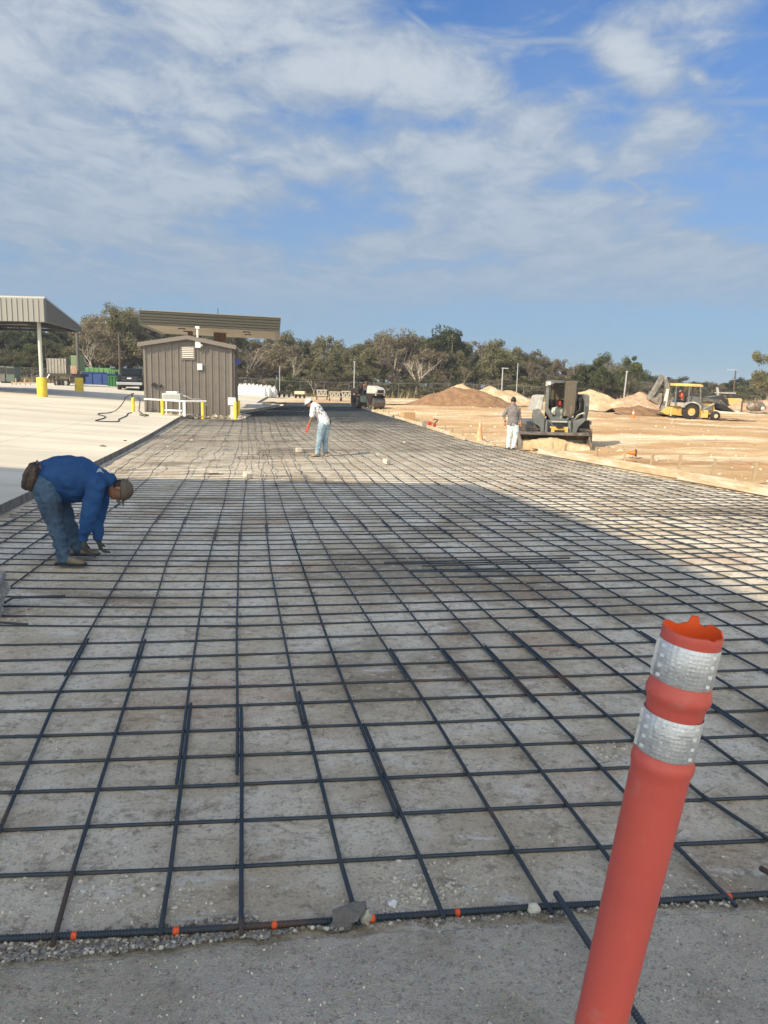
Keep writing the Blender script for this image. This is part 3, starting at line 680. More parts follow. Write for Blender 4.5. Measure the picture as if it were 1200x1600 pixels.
# small patch of debris on the slab
m_deb = M('dark_debris', (.06, .055, .05), .9); 
def debris(px, py, s, name, label, mat, dz=0.15):
    p = at(px, py, dz); mb = MB()
    for j in range(5):
        vs, fs = protos[j]; m = Matrix.Rotation(j, 3, 'Z'); mb.add([m @ v * s * rnd.uniform(.4, .8) + Vector((rnd.uniform(-1.3, 1.3) * s, rnd.uniform(-1, 1) * s, s * .3)) for v in vs], fs)
    o = mb.build(name, mat, loc=(p.x, p.y, G(p.x, p.y) + dz)); return tag(o, label, 'rubble')
debris(161, 698, .06, 'rubble_heap', 'little grey rubble heap on the slab edge above the blue worker', m_st[1])
debris(196, 689, .035, 'rubble_heap', 'few dark crumbs on the slab near its edge', m_deb)

# ================================================================ form boards and stakes along the right edge
m_wood = M('form_lumber', (.50, .415, .285), .8, (.38, .30, .19), 3, st=(1, 9, 9), bump=.4, bs=20, c3=(.55, .50, .42), sc3=.8)
m_wood2 = M('weathered_stake', (.36, .28, .18), .85, (.30, .23, .15), 6, st=(6, 6, 1))
def board(a, b, name, label, h=.17, th=.04, dz=.02, group=None):
    a = Vector((*a, G(*a))); b = Vector((*b, G(*b))); d = b - a; L = d.length; o = MB().box((L / 2, 0, h / 2), (L, th, h)).build(name, m_wood, bevel=.004)
    o.location = a + Vector((0, 0, dz)); o.rotation_euler = Vector(d).to_track_quat('X', 'Z').to_euler(); return tag(o, label, 'board', group)
def stake(x, y, h, label, group, lean=0.0):
    o = MB().box((0, 0, h / 2 - .1), (.062, .06, h + .2)).build('wooden_stake', m_wood2, loc=(x, y, G(x, y)), rot=(lean * .6, lean, rnd.uniform(-.4, .4)), bevel=.003); return tag(o, label, 'stake', group)
E2 = [(10.2, 2.4), (7.9, 11.2), (6.55, 16.8), (4.72, 23.3)]
for a, b, lab in [(E2[0], E2[1], 'near form board mostly outside the right edge'), (E2[1], E2[2], 'thick pale form board at the right edge of frame'), ((6.62, 16.9), E2[3], 'long pale form board in front of the loader bucket')]:
    board(a, b, 'form_board', lab, .20, .045)
E3 = [(2.95, 28.3), (2.2, 33.4), (1.35, 39), (.45, 45), (-.5, 51.5), (-1.4, 57.5), (-2.3, 64), (-3.3, 70.5)]
LB = ['form board ending beside the orange cone', 'second form board beyond the cone', 'third form board beyond the cone, past the orange debris', 'fourth form board beyond the cone, below the box', 'form board just in front of the roller', 'form board running past the roller drum', 'form board behind the roller', 'farthest form board at the end of the pad']
for i in range(7): board(E3[i], E3[i + 1], 'form_board', LB[i], .15)
board((4.75, 24.4), (5.9, 21.6), 'loose_board', 'narrow loose board lying in the dirt behind the form', .05, .12, .1)
for px, py, h, lab in [(1111, 752, .50, 'tallest stake near the right edge, leaning in front of dirt'), (1176, 760, .50, 'dark faced stake nearest the right edge of the frame'), (1058, 742, .50, 'grey stake between the fallen cone and the right edge'), (1016, 733, .38, 'short stake just right of the fallen cone'), (975, 725, .50, 'dark stake touching the fallen cone'), (931, 718, .36, 'short stake right of the bucket corner'),
                       (880, 712, .36, 'white stake in front of the right half of the bucket'), (862, 708, .32, 'stake in front of the middle of the bucket')]:
    p = at(px, py); stake(p.x + .05, p.y + .1, h, lab, 'stakes behind the form boards', rnd.uniform(-.08, .12))
for y in [29, 30.6, 32, 34.5, 37, 41, 44, 47.5, 50, 52.5, 55, 57, 59, 61, 63, 65, 68]:
    x = interp(y, [p[1] for p in E3], [p[0] for p in E3]); stake(x + .07, y, rnd.uniform(.24, .42), 'thin stake among the row holding the far form boards', 'stakes of the far form boards', rnd.uniform(-.06, .06))

# ================================================================ buildings
def gz(x, y): return G(x, y)
m_siding = M('brown_siding', (.145, .128, .112), .45, (.12, .106, .094), 2, metal=.1, spec=.5)
m_sidetrim = M('brown_trim', (.155, .138, .122), .45)
m_roofm = M('metal_roof', (.26, .24, .215), .4, spec=.5)
m_white = M('white_paint', (.72, .72, .70), .5); m_grey = M('grey_box_paint', (.45, .47, .45), .5, (.38, .40, .38), 5); m_black = M('black_rubber', (.012, .012, .013), .6)
m_yel = M('safety_yellow', (.70, .52, .05), .5, (.60, .43, .04), 4); m_galv = M('galvanised', (.42, .43, .44), .4, (.34, .35, .36), 10, metal=.5)
m_dark = M('dark_interior', (.015, .015, .016), .7)
m_fascia = M('taupe_fascia', (.20, .192, .168), .45); m_soffit = M('cream_soffit', (.50, .44, .34), .7)
def shed():
    A = at(226, 650, 0); Y0 = 42.0; xl = atY(226, 600, Y0).x; xr = atY(362.5, 600, Y0 + .6).x; W = xr - xl; zb = -.22; eave = atY(362, 541, Y0).z; ridge = atY(295, 526, Y0).z; D = 6.0
    t = thing('metal_shed', 'brown ribbed metal shed with a louvre and low gable roof', 'shed', (xl, Y0, zb), R(8)); he = eave - zb; hr = ridge - zb - .04
    MB().prism([(0, 0), (W, 0), (W, he), (W * .5, hr), (0, he)], 'y', 0, D).build('wall', m_siding, t)
    mb = MB(); n = 13
    for i in range(n + 1):                     # standing ribs, front wall
        x = W * i / n; top = he + (hr - he) * (1 - abs(x / W - .5) * 2)
        if abs(x - W * .5) < .5 and False: continue
        mb.lohi((x - .028, -.045, 0), (x + .028, -.002, top - .02)); mb.lohi((x + .14, -.014, 0), (x + .17, -.002, top - .04))
    mb.build('seam', m_sidetrim, t)
    mb = MB()
    for i in range(15): mb.lohi((W + .002, D * i / 14 - .03, 0), (W + .04, D * i / 14 + .03, he - .03))
    mb.build('side_seam', m_siding, t)
    mb = MB(); mb.lohi((-.03, -.06, 0), (.09, -.0465, he - .02)); mb.lohi((W - .09, -.06, 0), (W + .05, -.0465, he - .02)); mb.build('corner_trim', m_sidetrim, t)
    mb = MB(); o = .28
    for s in (0, 1):
        x0, x1 = (-o, W * .5) if s == 0 else (W * .5, W + o); z0 = he - (hr - he) * o / (W * .5); z0, z1 = (z0, hr) if s == 0 else (hr, z0)
        mb.prism([(x0, z0 + .01), (x1, z1 + .01), (x1, z1 + .11), (x0, z0 + .11)], 'y', -.30, D + .3)
    rf = mb.build('roof', m_roofm, t)
    mb = MB()
    for s in (0, 1):
        x0, x1 = (-o, W * .5) if s == 0 else (W * .5, W + o); z0 = he - (hr - he) * o / (W * .5); z0, z1 = (z0, hr) if s == 0 else (hr, z0)
        mb.prism([(x0, z0 - .10), (x1, z1 - .10), (x1, z1 + .12), (x0, z0 + .12)], 'y', -.325, -.302)
    mb.build('rake_trim', m_sidetrim, rf)
    def L(px, py): p = atY(px, py, Y0); v = p - Vector((xl, Y0, zb)); return v.x, v.z
    # louvre
    x0, z1 = L(281, 540); x1, z0 = L(303, 562)
    mb = MB(); mb.lohi((x0, -.09, z0), (x1, -.05, z0 + .07)); mb.lohi((x0, -.09, z1 - .07), (x1, -.05, z1)); mb.lohi((x0, -.09, z0 + .07), (x0 + .06, -.05, z1 - .07)); mb.lohi((x1 - .06, -.09, z0 + .07), (x1, -.05, z1 - .07)); lv = mb.build('louvre', m_sidetrim, t)
    mb = MB(); MB().lohi((x0 + .06, -.056, z0 + .07), (x1 - .06, -.05, z1 - .07)).build('louvre_back', m_dark, lv)
    for i in range(6): mb.box(((x0 + x1) / 2, -.085, z0 + .13 + (z1 - z0 - .2) * i / 5.4), (x1 - x0 - .13, .085, .02), rx=R(52))
    mb.build('blades', M('louvre_blade', (.50, .48, .44), .5), lv)
    x, z = L(310.5, 573); MB().lohi((x - .13, -.16, z - .17), (x + .13, -.05, z + .17)).build('junction_box', m_white, t, bevel=.01)
    x, z = L(241, 603); MB().prism([(x - .16 + .0, z), (x + .16, z), (x + .12, z + .12), (x, z + .17), (x - .12, z + .12)], 'y', -.22, -.05).build('vent_hood', m_black, t)
    x, z = L(251, 603); MB().cyl((x, -.14, z), (x, -.045, z), .07).build('vent_cap', m_black, t)
    # camera mast
    xt, zt = L(307, 513); xb, zb2 = L(309, 541)
    mb = MB(); mb.tube([(xb - .06, -.13, zb2), (xb - .06, -.13, zt)], .05, 8); ms = mb.build('camera_mast', m_white, t, smooth=40)
    MB().box((xb - .06, -.15, zt + .06), (.22, .16, .12)).build('mast_cap', m_white, ms, bevel=.01); MB().box((xb - .04, -.17, zb2 + .1), (.28, .2, .34)).build('mast_bracket', m_white, ms, bevel=.01)
    MB().cyl((xb + .16, -.2, zb2 + .12), (xb + .16, -.2, zb2 + .0), .09, .06).build('camera_dome', m_grey, ms, smooth=40)
    # round blue sign on the side wall
    p = atY(371.5, 565, 41.6); MB().cyl((0, -.02, 0), (0, .02, 0), .17, n=20).build('blue_sign', M('blue_sign_paint', (.004, .010, .07), .4), loc=p)
    tag(bpy.data.objects['blue_sign'], 'small round blue sign sticking out past the shed right wall', 'sign')
    # condenser on its stand
    px0, pz1 = L(253, 616); px1, pz0 = L(281, 626); cx, cy = xl + (px0 + px1) / 2, Y0 - 1.5
    k = (Y0 - 1.5) / Y0; a = atY(253, 625, Y0 - 1.5); b = atY(281, 615, Y0 - 1.5); g = G(a.x, Y0 - 1.5) + .15
    c = thing('air_conditioner', 'grey condenser unit on a white frame before the shed', 'condenser', (a.x, Y0 - 1.5, g)); w = b.x - a.x; h0 = a.z - g; h1 = b.z - g
    MB().lohi((0, 0, h0), (w, .7, h1)).build('cabinet', m_grey, c, bevel=.015); mb = MB()
    mb.lohi((w * .2, .1, h1), (w * .8, .6, h1 + .1)); mb.build('fan_guard', m_white, c, bevel=.02)
    mb = MB()
    for i in range(6): mb.lohi((.06, -.012, h0 + .05 + i * (h1 - h0 - .1) / 6), (w - .06, -.001, h0 + .07 + i * (h1 - h0 - .1) / 6))
    mb.build('grille', M('grille_grey', (.33, .35, .34), .5), c)
    mb = MB()
    for x in (.03, w - .03):
        for y in (.03, .67): mb.lohi((x - .025, y - .025, 0), (x + .025, y + .025, h0 - .002))
    for y in (.03, .67): mb.lohi((.056, y - .02, .2), (w - .056, y + .02, .25))
    mb.build('stand', m_white, c)
    MB().tube([(w, .3, h1 - .1), (w + .25, .35, h1 - .15), (w + .5, .6, h1 - .3), (w + .8, .9, h1 - .28), (w + 1.0, 1.3, h1 - .5), (w + 1.2, 1.45, h1 - .75)], .035, 7).build('coolant_pipe', m_grey, c, smooth=True)
    # electrical pedestal
    p = at(357.5, 655); el = thing('electrical_pedestal', 'small white box on a post at the right foot of the shed', 'box', (p.x, Y0 - .6, G(p.x, Y0 - .6)))
    MB().lohi((-.2, -.1, .72), (.2, .1, 1.12)).build('box', m_white, el, bevel=.012); MB().lohi((-.09, -.05, -.05), (.09, .05, .718)).build('post', m_grey, el)
    mb = MB(); vs = []
    for i in range(80):
        x = rnd.uniform(-.2, 4.3); v_, f_ = protos[i % 7]; s = rnd.uniform(.05, .16); mb.add([v * s + Vector((xl + 1.2 + x, Y0 - .35 + rnd.uniform(-.2, .2), G(xl + x, Y0) + s * .3)) for v in v_], f_)
    tag(mb.build('limestone_rubble', m_st[0]), 'pale rubble heaped along the foot of the shed wall', 'rubble', kind='stuff')
shed()
def bollard(px, pyb, pyt, label, dz=0.0, r=.085, group='yellow bollards round the shed'):
    Yb = dz or 40.9; p = atY(px, pyb, Yb); p.z = G(p.x, Yb) + (.15 if p.x < slab_edge(Yb) else 0); top = atY(px, pyt, p.y); t = thing('bollard', label, 'bollard', (p.x, p.y, p.z - .02)); h = top.z - p.z; t['group'] = group
    MB().tube([(0, 0, 0), (0, 0, h - .03), (0, 0, h), (0, 0, h + .03)], [r, r, r * .9, r * .4], 14).build('post', m_yel, t, smooth=50); return t, h
b1, h1 = bollard(208.5, 648, 621, 'yellow bollard with the black air hose, left of shed', 41.2)
MB().tube([(-.05, 0, h1), (-.05, 0, h1 + .22), (.05, 0, h1 + .22)], .05, 8).build('hose_valve', M('dark_fitting', (.03, .03, .03), .5), b1)
b2, h2 = bollard(254, 648, 624, 'yellow bollard left of the condenser frame', 40.0)
b3, h3 = bollard(317, 653, 626, 'yellow bollard at the right end of the white rail', 40.6)
b4, h4 = bollard(368, 656, 627, 'yellow bollard at the right front corner of the shed', 40.2)
b5, h5 = bollard(373, 651, 626, 'bollard in shadow just behind the one at the corner', 43.5)
def rail():
    a = atY(225, 623.5, b2.location.y); b = atY(254, 625, b2.location.y); c = atY(288, 627, b2.location.y - .3); d = atY(322, 627, b3.location.y)
    t = thing('guard_rail', 'thin white pipe rail running between the yellow bollards', 'rail', (a.x, a.y, a.z)); o = Vector(t.location)
    MB().tube([(0, 0, 0), b - o, c - o, d - o], .045, 8).build('top_rail', m_white, t, smooth=40)
    g = G(c.x, c.y) + .15 - o.z; MB().tube([(c.x - o.x, c.y - o.y, g), (c.x - o.x, c.y - o.y, c.z - o.z)], .07, 8).build('rail_post', m_white, t, smooth=40)
    q = atY(258, 641, b2.location.y) - o; r_ = atY(284, 642, b2.location.y - .2) - o; MB().tube([q, r_], .04, 8).build('lower_rail', m_white, t, smooth=40)
rail()
def hose():
    P = [(196, 621), (193, 628), (187, 636), (180, 642), (170, 645), (155, 646), (154, 648), (163, 650), (163, 653), (151, 656.5), (150, 657.5), (160, 658.5), (184, 658.6), (186, 655), (197, 650), (200, 646), (207, 644.5)]
    pts = []
    for i, (x, y) in enumerate(P):
        if i < 4: q = atY(x, y, b1.location.y - .2 * i); 
        else: q = at(x, y, .17)
        pts.append(tuple(q))
    # smooth it
    S = []
    for i in range(len(pts) - 1):
        p0, p1, p2, p3 = [Vector(pts[max(0, min(len(pts) - 1, j))]) for j in (i - 1, i, i + 1, i + 2)]
        for q in (0, .25, .5, .75): S.append(.5 * ((2 * p1) + (p2 - p0) * q + (2 * p0 - 5 * p1 + 4 * p2 - p3) * q * q + (3 * p1 - p0 - 3 * p2 + p3) * q ** 3))
    tag(MB().tube([Vector(b1.location) + Vector((-.05, 0, h1 + .2))] + S, .024, 6).build('air_hose', m_black, smooth=True), 'long black air hose snaking over the slab from the left bollard', 'hose')
    P = [(214, 620), (219, 624), (218, 634), (217, 642), (222, 647), (232, 648.5), (226, 650), (218, 648)]
    pts = [tuple(atY(x, y, b1.location.y)) if i < 4 else tuple(at(x, y, .18)) for i, (x, y) in enumerate(P)]
    tag(MB().tube(pts, .026, 6).build('coiled_hose', m_black, smooth=True), 'short black hose hanging and coiled between bollard and shed', 'hose')
hose()

def light_can(parent, x, y, z, r=.24):
    l = MB().cyl((x, y, z - .05), (x, y, z - .0), r, n=16).build('ceiling_light', m_dark, parent); MB().cyl((x, y, z - .075), (x, y, z - .055), r * .55, n=12).build('lens', m_white, l)
def fuel_canopy():
    A = atY(217, 507, 48.5); B = atY(437, 518.5, 49.75); zs = (A.z + B.z) / 2; d = Vector((B.x - A.x, B.y - A.y, 0)); W = d.length; rz = math.atan2(d.y, d.x); D = 9.6; H = .86
    t = thing('fuel_canopy', 'flat fuel canopy with a banded taupe fascia standing behind the shed', 'canopy', (A.x, A.y, A.z), rz); t.rotation_euler = (0, math.atan2(A.z - B.z, W), rz)
    mb = MB(); n = 5
    for i in range(n):
        z0 = H * i / n
        mb.prism([(-.02, z0), (.13, z0 + .015), (.0, z0 + H / n * .80), (.13, z0 + H / n - .001), (.25, z0 + H / n - .001), (.25, z0)], 'x', 0, W)
        mb.prism([(W + .02, z0), (W - .07, z0 + .02), (W, z0 + H / n * .85), (W - .09, z0 + H / n - .001), (W - .25, z0 + H / n - .001), (W - .25, z0)], 'y', .26, D)
        mb.prism([(-.02, z0), (.07, z0 + .02), (0, z0 + H / n * .85), (.09, z0 + H / n - .001), (.25, z0 + H / n - .001), (.25, z0)], 'y', .26, D)
    mb.build('fascia', m_fascia, t); MB().lohi((.26, .26, .03), (W - .26, D - .26, .10)).build('soffit', m_soffit, t); MB().lohi((.26, .26, .7), (W - .26, D - .26, .8)).build('roof_deck', m_roofm, t)
    mb = MB(); mb.lohi((-.06, -.06, H), (W + .06, .24, H + .05)); mb.lohi((-.06, .24, H), (.24, D, H + .05)); mb.lohi((W - .24, .24, H), (W + .06, D, H + .05)); mb.build('coping', m_fascia, t)
    for x in (.27, .75):
        for y in (2.2, 5.0): light_can(t, W * x, y, .03)
    for x in (.30, .50):
        p = t.matrix_world @ Vector((W * x, D * .5, 0)); c = MB().lohi((W * x - .16, D * .5 - .16, -zs + .0), (W * x + .16, D * .5 + .16, .03)).build('column', M('canopy_column', (.10, .07, .05), .6), t)
    MB().box((W * .55, D * .5, -.30), (.5, .4, .6)).build('gutter_box', M('rust_brown', (.12, .06, .035), .7), t)
    MB().tube([(W * .53, D * .3, H - .2), (W * .53, D * .3, H + .65)], .025, 6).build('antenna', m_dark, t)
fuel_canopy()
def open_shed():
    Y0 = 50.0; z0 = atY(70, 503, Y0).z; zt = atY(70, 466, Y0).z; xr = atY(70, 500, Y0).x; Y1 = 61.0; xr1 = atY(128, 519, Y1).x; z1 = atY(128, 519, Y1).z; z1t = atY(128, 512.5, Y1).z
    X0 = xr - 26; t = thing('open_shed', 'open metal carport with ribbed grey fascia on thin posts, far left', 'carport', (xr, Y0, 0))
    m_f = M('grey_fascia', (.215, .215, .20), .45, metal=.2); m_fs = M('grey_side', (.17, .175, .17), .5, metal=.2)
    MB().lohi((X0 - xr, 0, z0), (0, .12, zt)).build('front_fascia', m_f, t)
    mb = MB(); x = -.02
    while x > X0 - xr: mb.lohi((x - .05, -.05, z0), (x, -.002, zt - .05)); x -= .345
    mb.build('fascia_rib', M('grey_rib', (.25, .25, .235), .45, metal=.2), t)
    dx = xr1 - xr
    MB().add([], []) 
    mb = MB(); mb.add([(0, .12, z0), (0, .12, zt), (dx, Y1 - Y0, z1t), (dx, Y1 - Y0, z1), (-.1, .12, z0), (-.1, .12, zt), (dx - .1, Y1 - Y0, z1t), (dx - .1, Y1 - Y0, z1)], [(0, 1, 2, 3), (7, 6, 5, 4), (1, 5, 6, 2), (0, 3, 7, 4), (2, 6, 7, 3), (0, 4, 5, 1)]); mb.build('side_fascia', m_fs, t)
    mb = MB()
    for i in range(1, 32):
        q = i / 32; c = Vector((dx * q, .12 + (Y1 - Y0 - .12) * q, 0)); a = z0 + (z1 - z0) * q; b = zt + (z1t - zt) * q; mb.lohi((c.x, c.y - .03, a + .02), (c.x + .05, c.y + .03, b - .02))
    mb.build('side_rib', m_fs, t)
    mb = MB(); mb.add([(X0 - xr, 0, zt), (.06, 0, zt), (dx + .06, Y1 - Y0, z1t), (X0 - xr, Y1 - Y0, z1t), (X0 - xr, 0, zt + .1), (.06, 0, zt + .1), (dx + .06, Y1 - Y0, z1t + .1), (X0 - xr, Y1 - Y0, z1t + .1)], [(0, 1, 2, 3), (4, 5, 6, 7), (0, 1, 5, 4), (1, 2, 6, 5), (2, 3, 7, 6), (3, 0, 4, 7)]); mb.build('roof', M('roof_sheet_grey', (.40, .40, .38), .35, metal=.3), t)
    mb = MB()
    for i in range(8):
        y = .4 + i * 1.4; z = zt - .25 + (z1t - zt) * y / 11; mb.lohi((X0 - xr, y, z - .2), (dx * y / 11 - .12, y + .08, z))
    for x in (-2.7, -8, -16): mb.lohi((x - .1, .12, z0 + .02), (x + .1, Y1 - Y0, z0 + .3))
    mb.build('purlin', M('dark_beam', (.06, .055, .05), .6), t)
    mb = MB(); mb.box((-5.2, 3, z0 - .02), (1.3, .25, .1)); mb.build('strip_light', m_white, t)
    m_post = M('pale_post', (.44, .45, .40), .5)
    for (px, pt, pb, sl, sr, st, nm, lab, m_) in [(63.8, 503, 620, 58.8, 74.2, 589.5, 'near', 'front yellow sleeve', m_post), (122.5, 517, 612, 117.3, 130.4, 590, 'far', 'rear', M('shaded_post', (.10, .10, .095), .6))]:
        p = at(66.5 if px < 100 else 124, pb, .15); top = atY(px, pt, p.y); loc = Vector(t.location); a = p - loc; a.z = p.z
        if px < 100: y = p.y
        MB().cyl((a.x, a.y, p.z - .1), (a.x, a.y, z0 + .05 if px < 100 else z1 + .1), .125, n=14).build('post', m_, t, smooth=40)
        s0 = atY(sl, st, p.y); s1 = atY(sr, st, p.y); rr = (s1.x - s0.x) / 2; hh = s0.z - p.z
        s = thing('post_sleeve', 'yellow concrete sleeve round the %s post of the carport' % ('front' if px < 100 else 'rear'), 'bollard', (p.x, p.y, p.z - .02)); MB().tube([(0, 0, 0), (0, 0, hh), (0, 0, hh + .02)], [rr, rr, rr * .97], 24).build('sleeve', m_yel, s, smooth=50); MB().cyl((0, 0, hh + .022), (0, 0, hh + .03), rr * .9, n=20).build('grout', m_slabside, s)
open_shed()

# ================================================================ far yard things
m_carblack = M('truck_black', (.008, .009, .008), .38, spec=.35); m_chrome = M('chrome', (.6, .6, .62), .18, metal=1); m_glass = M('dark_glass', (.012, .016, .014), .16, spec=.4); m_tyre = M('tyre_rubber', (.022, .021, .020), .85); m_rim = M('rim_grey', (.35, .35, .35), .4, metal=.6)
m_red = M('lamp_red', (.4, .02, .01), .3)
def wheel(parent, c, r, w, axis='x', rim=None, name='wheel', tread=0, rr=.55):
    a = Vector((1, 0, 0)) if axis == 'x' else Vector((0, 1, 0)); c = Vector(c); h = bpy.data.objects.new(name, None); COL.objects.link(h); h.parent = parent; h.location = c; h.empty_display_size = .1
    prof = [(-w / 2, r * rr), (-w / 2, r * .82), (-w * .42, r * .95), (-w * .25, r), (w * .25, r), (w * .42, r * .95), (w / 2, r * .82), (w / 2, r * rr)]; n = 28; mb = MB(); vs = []; fs = []
    for i in range(n):
        an = 2 * math.pi * i / n
        for d, q in prof:
            q2 = q * (1 + (.03 if tread and i % 2 and abs(d) < w * .45 else 0)); vs.append(((d, q2 * math.cos(an), q2 * math.sin(an)) if axis == 'x' else (q2 * math.cos(an), d, q2 * math.sin(an))))
    m = len(prof)
    for i in range(n):
        for j in range(m): fs.append((i * m + j, i * m + (j + 1) % m, ((i + 1) % n) * m + (j + 1) % m, ((i + 1) % n) * m + j))
    mb.add(vs, fs); mb.build('tyre', m_tyre, h, smooth=50)
    mb = MB(); mb.tube([a * (-w * .36), a * (-w * .30), a * (w * .30), a * (w * .36)], [r * rr * .97, r * rr * .85, r * rr * .85, r * rr * .97], 20); mb.tube([a * (-w * .44), a * (w * .44)], r * .2, 12); mb.build('rim', rim or m_rim, h, smooth=40)
def pickup():
    p = at(202, 611, .0); t = thing('pickup_truck', 'black pickup truck parked facing the camera beside the shed', 'truck', (p.x, p.y + 1.0, p.z + .02), R(14)); S = 2.75 / 2.3
    t.scale = (S, S, S)
    W = 1.0
    mb = MB(); mb.prism([(-2.9, .55), (-2.95, 1.0), (-2.75, 1.2), (-1.5, 1.27), (-1.45, 1.27), (2.9, 1.27), (2.95, .6)], 'x', -W, W); mb.build('body', m_carblack, t, bevel=.07, smooth=40)
    MB().prism([(-1.5, 1.27), (-.85, 1.85), (.75, 1.9), (1.05, 1.27)], 'x', -.86, .86).build('cab', m_carblack, t, bevel=.09, smooth=40)
    MB().add([], []); ws = MB(); ws.add([(-.76, -1.455, 1.32), (.76, -1.455, 1.32), (.66, -.93, 1.80), (-.66, -.93, 1.80)], [(0, 1, 2, 3)]); ws.build('windshield', m_glass, t)
    for s in (-1, 1): MB().prism([(-1.2, 1.32), (-.8, 1.76), (.6, 1.78), (.75, 1.32)], 'x', s * .862, s * .868).build('side_window', m_glass, t)
    g = MB(); g.lohi((-.62, -2.99, .78), (.62, -2.955, 1.12)); g.build('grille', m_dark, t); mb = MB(); mb.lohi((-.64, -3.0, 1.12), (.64, -2.94, 1.16)); mb.lohi((-.64, -3.0, .93), (.64, -2.99, .97)); mb.build('grille_bar', M('dark_chrome', (.12, .12, .12), .3, metal=.8), t)
    for s in (-1, 1):
        MB().lohi((s * .66, -2.985, .84), (s * .95, -2.9, 1.1)).build('headlight', m_glass, t, bevel=.02); MB().box((s * 1.16, -1.1, 1.42), (.22, .14, .28)).build('mirror', m_carblack, t, bevel=.03)
        for y in (-2.0, 1.9): wheel(t, (s * .86, y, .42), .42, .28)
    MB().lohi((-1.0, -3.13, .50), (1.0, -2.97, .74)).build('bumper', m_chrome, t, bevel=.04); MB().lohi((-.16, -3.02, .99), (.16, -3.0, 1.09)).build('badge', m_white, t)
    MB().lohi((-.85, -2.8, .38), (.85, 2.8, .56)).build('chassis', m_dark, t)
pickup()
def dumpster(px0, px1, py0, py1, Y, label, mb_, mt, group=None, lid=True):
    a = atY(px0, py1, Y); b = atY(px1, py0, Y); g = G(a.x, Y); w = b.x - a.x; h = b.z - g; t = thing('dumpster', label, 'dumpster', (a.x, Y, g), R(3)); hb = h * (.72 if lid else 1)
    mb = MB(); mb.lohi((0, 0, .12), (w, 2.2, hb)); mb.build('container', mb_, t, bevel=.02)
    mb = MB(); n = max(3, int(w / 1.1))
    for i in range(n + 1): mb.lohi((w * i / n - .05, -.09, .12), (w * i / n + .05, -.003, hb - .02))
    mb.lohi((-.05, -.1, hb), (w + .05, -.0, hb + .08)); mb.build('rib', mb_, t)
    if lid:
        mb = MB(); mb.lohi((0, .02, hb + .082), (w, 2.2, h)); mb.build('top', mt, t)
        mb = MB()
        for i in range(n * 2): mb.lohi((w * i / n / 2 + .1, -.04, hb + .1), (w * i / n / 2 + .25, .0185, h - .05))
        mb.build('top_rib', mt, t)
    return t
m_bl = M('container_blue', (.010, .038, .15), .55, (.016, .05, .18), 3); m_gn = M('container_green', (.06, .16, .045), .6, (.09, .20, .07), 2); m_gd = M('bin_green', (.03, .15, .045), .5)
dumpster(129, 172, 575, 602, 88, 'long blue roll off dumpster with green top behind the carport', m_bl, m_gn)
dumpster(168, 186, 578, 602, 86, 'blue dumpster partly behind the black pickup', m_bl, m_gn)
dumpster(170, 183, 589, 603.5, 84, 'small plain green bin left of the black pickup', m_gd, m_gd, lid=False)
def trailer():
    Y = 78; a = atY(74, 583, Y); b = atY(124, 561, Y); g = G(a.x, Y); t = thing('cargo_trailer', 'loaded flatbed trailer with a slatted grey crate behind the carport', 'trailer', (a.x, Y, g)); w = b.x - a.x; h = a.z - g; H = b.z - g
    MB().lohi((0, 0, h), (w * .58, 2, H)).build('crate', M('crate_grey', (.20, .20, .19), .8, (.28, .26, .23), 3), t); mb = MB()
    for i in range(6): mb.lohi((w * .58 * i / 6, -.06, h), (w * .58 * i / 6 + .1, -.002, H))
    mb.build('crate_slat', M('crate_slat', (.26, .24, .20), .8), t)
    MB().lohi((w * .60, 0, h), (w * .72, 2, H - .5)).build('ladder_rack', m_dark, t); MB().lohi((w * .73, 0, h + .3), (w * .93, 2, H + .35)).build('green_tank', M('sage_green', (.12, .17, .09), .6), t, bevel=.05); MB().lohi((w * .76, -.4, h), (w * .95, -.02, h + .8)).build('tool_box', M('pale_tools', (.34, .25, .19), .7, (.2, .1, .06), 9), t)
    MB().lohi((-.1, -.2, h - .28), (w * 1.02, 2.1, h - .002)).build('deck', M('dark_deck', (.035, .03, .028), .7), t)
    for x in (.33, .42, .56): wheel(t, (w * x, -.1, .42), .42, .3, 'y')
    MB().tube([(-.4, -.5, .05), (.4, -.4, h - .1)], .06, 6).build('prop', m_white, t); MB().lohi((w * .70, -.1, .5), (w * .95, 1.8, h - .29)).build('under_frame', m_dark, t)
trailer()
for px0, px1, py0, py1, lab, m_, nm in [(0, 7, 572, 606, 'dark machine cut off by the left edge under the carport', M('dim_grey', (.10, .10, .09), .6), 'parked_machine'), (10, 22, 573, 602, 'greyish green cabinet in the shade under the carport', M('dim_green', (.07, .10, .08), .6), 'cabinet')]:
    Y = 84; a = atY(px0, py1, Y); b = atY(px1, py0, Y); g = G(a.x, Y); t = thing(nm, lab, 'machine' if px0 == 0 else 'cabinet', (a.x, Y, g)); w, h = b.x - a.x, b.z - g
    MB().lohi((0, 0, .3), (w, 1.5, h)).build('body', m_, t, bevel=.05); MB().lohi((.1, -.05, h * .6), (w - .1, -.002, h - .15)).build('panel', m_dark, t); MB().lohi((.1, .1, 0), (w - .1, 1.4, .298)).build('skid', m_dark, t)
p = at(33, 604); mb = MB(); mb.lohi((-1.1, 0, 0), (1.1, 1.1, .12)); [mb.lohi((x, .1, .12), (x + .09, .2, .5 + .3 * (i % 2))) for i, x in enumerate((-1, -.6, -.2, .3, .8))]; mb.lohi((-1, .08, .3), (1, .1, .42)); tag(mb.build('timber_pile', M('pale_timber', (.35, .24, .15), .8), loc=(p.x, p.y, p.z)), 'low pile of pale timber and pallets under the carport', 'timber')

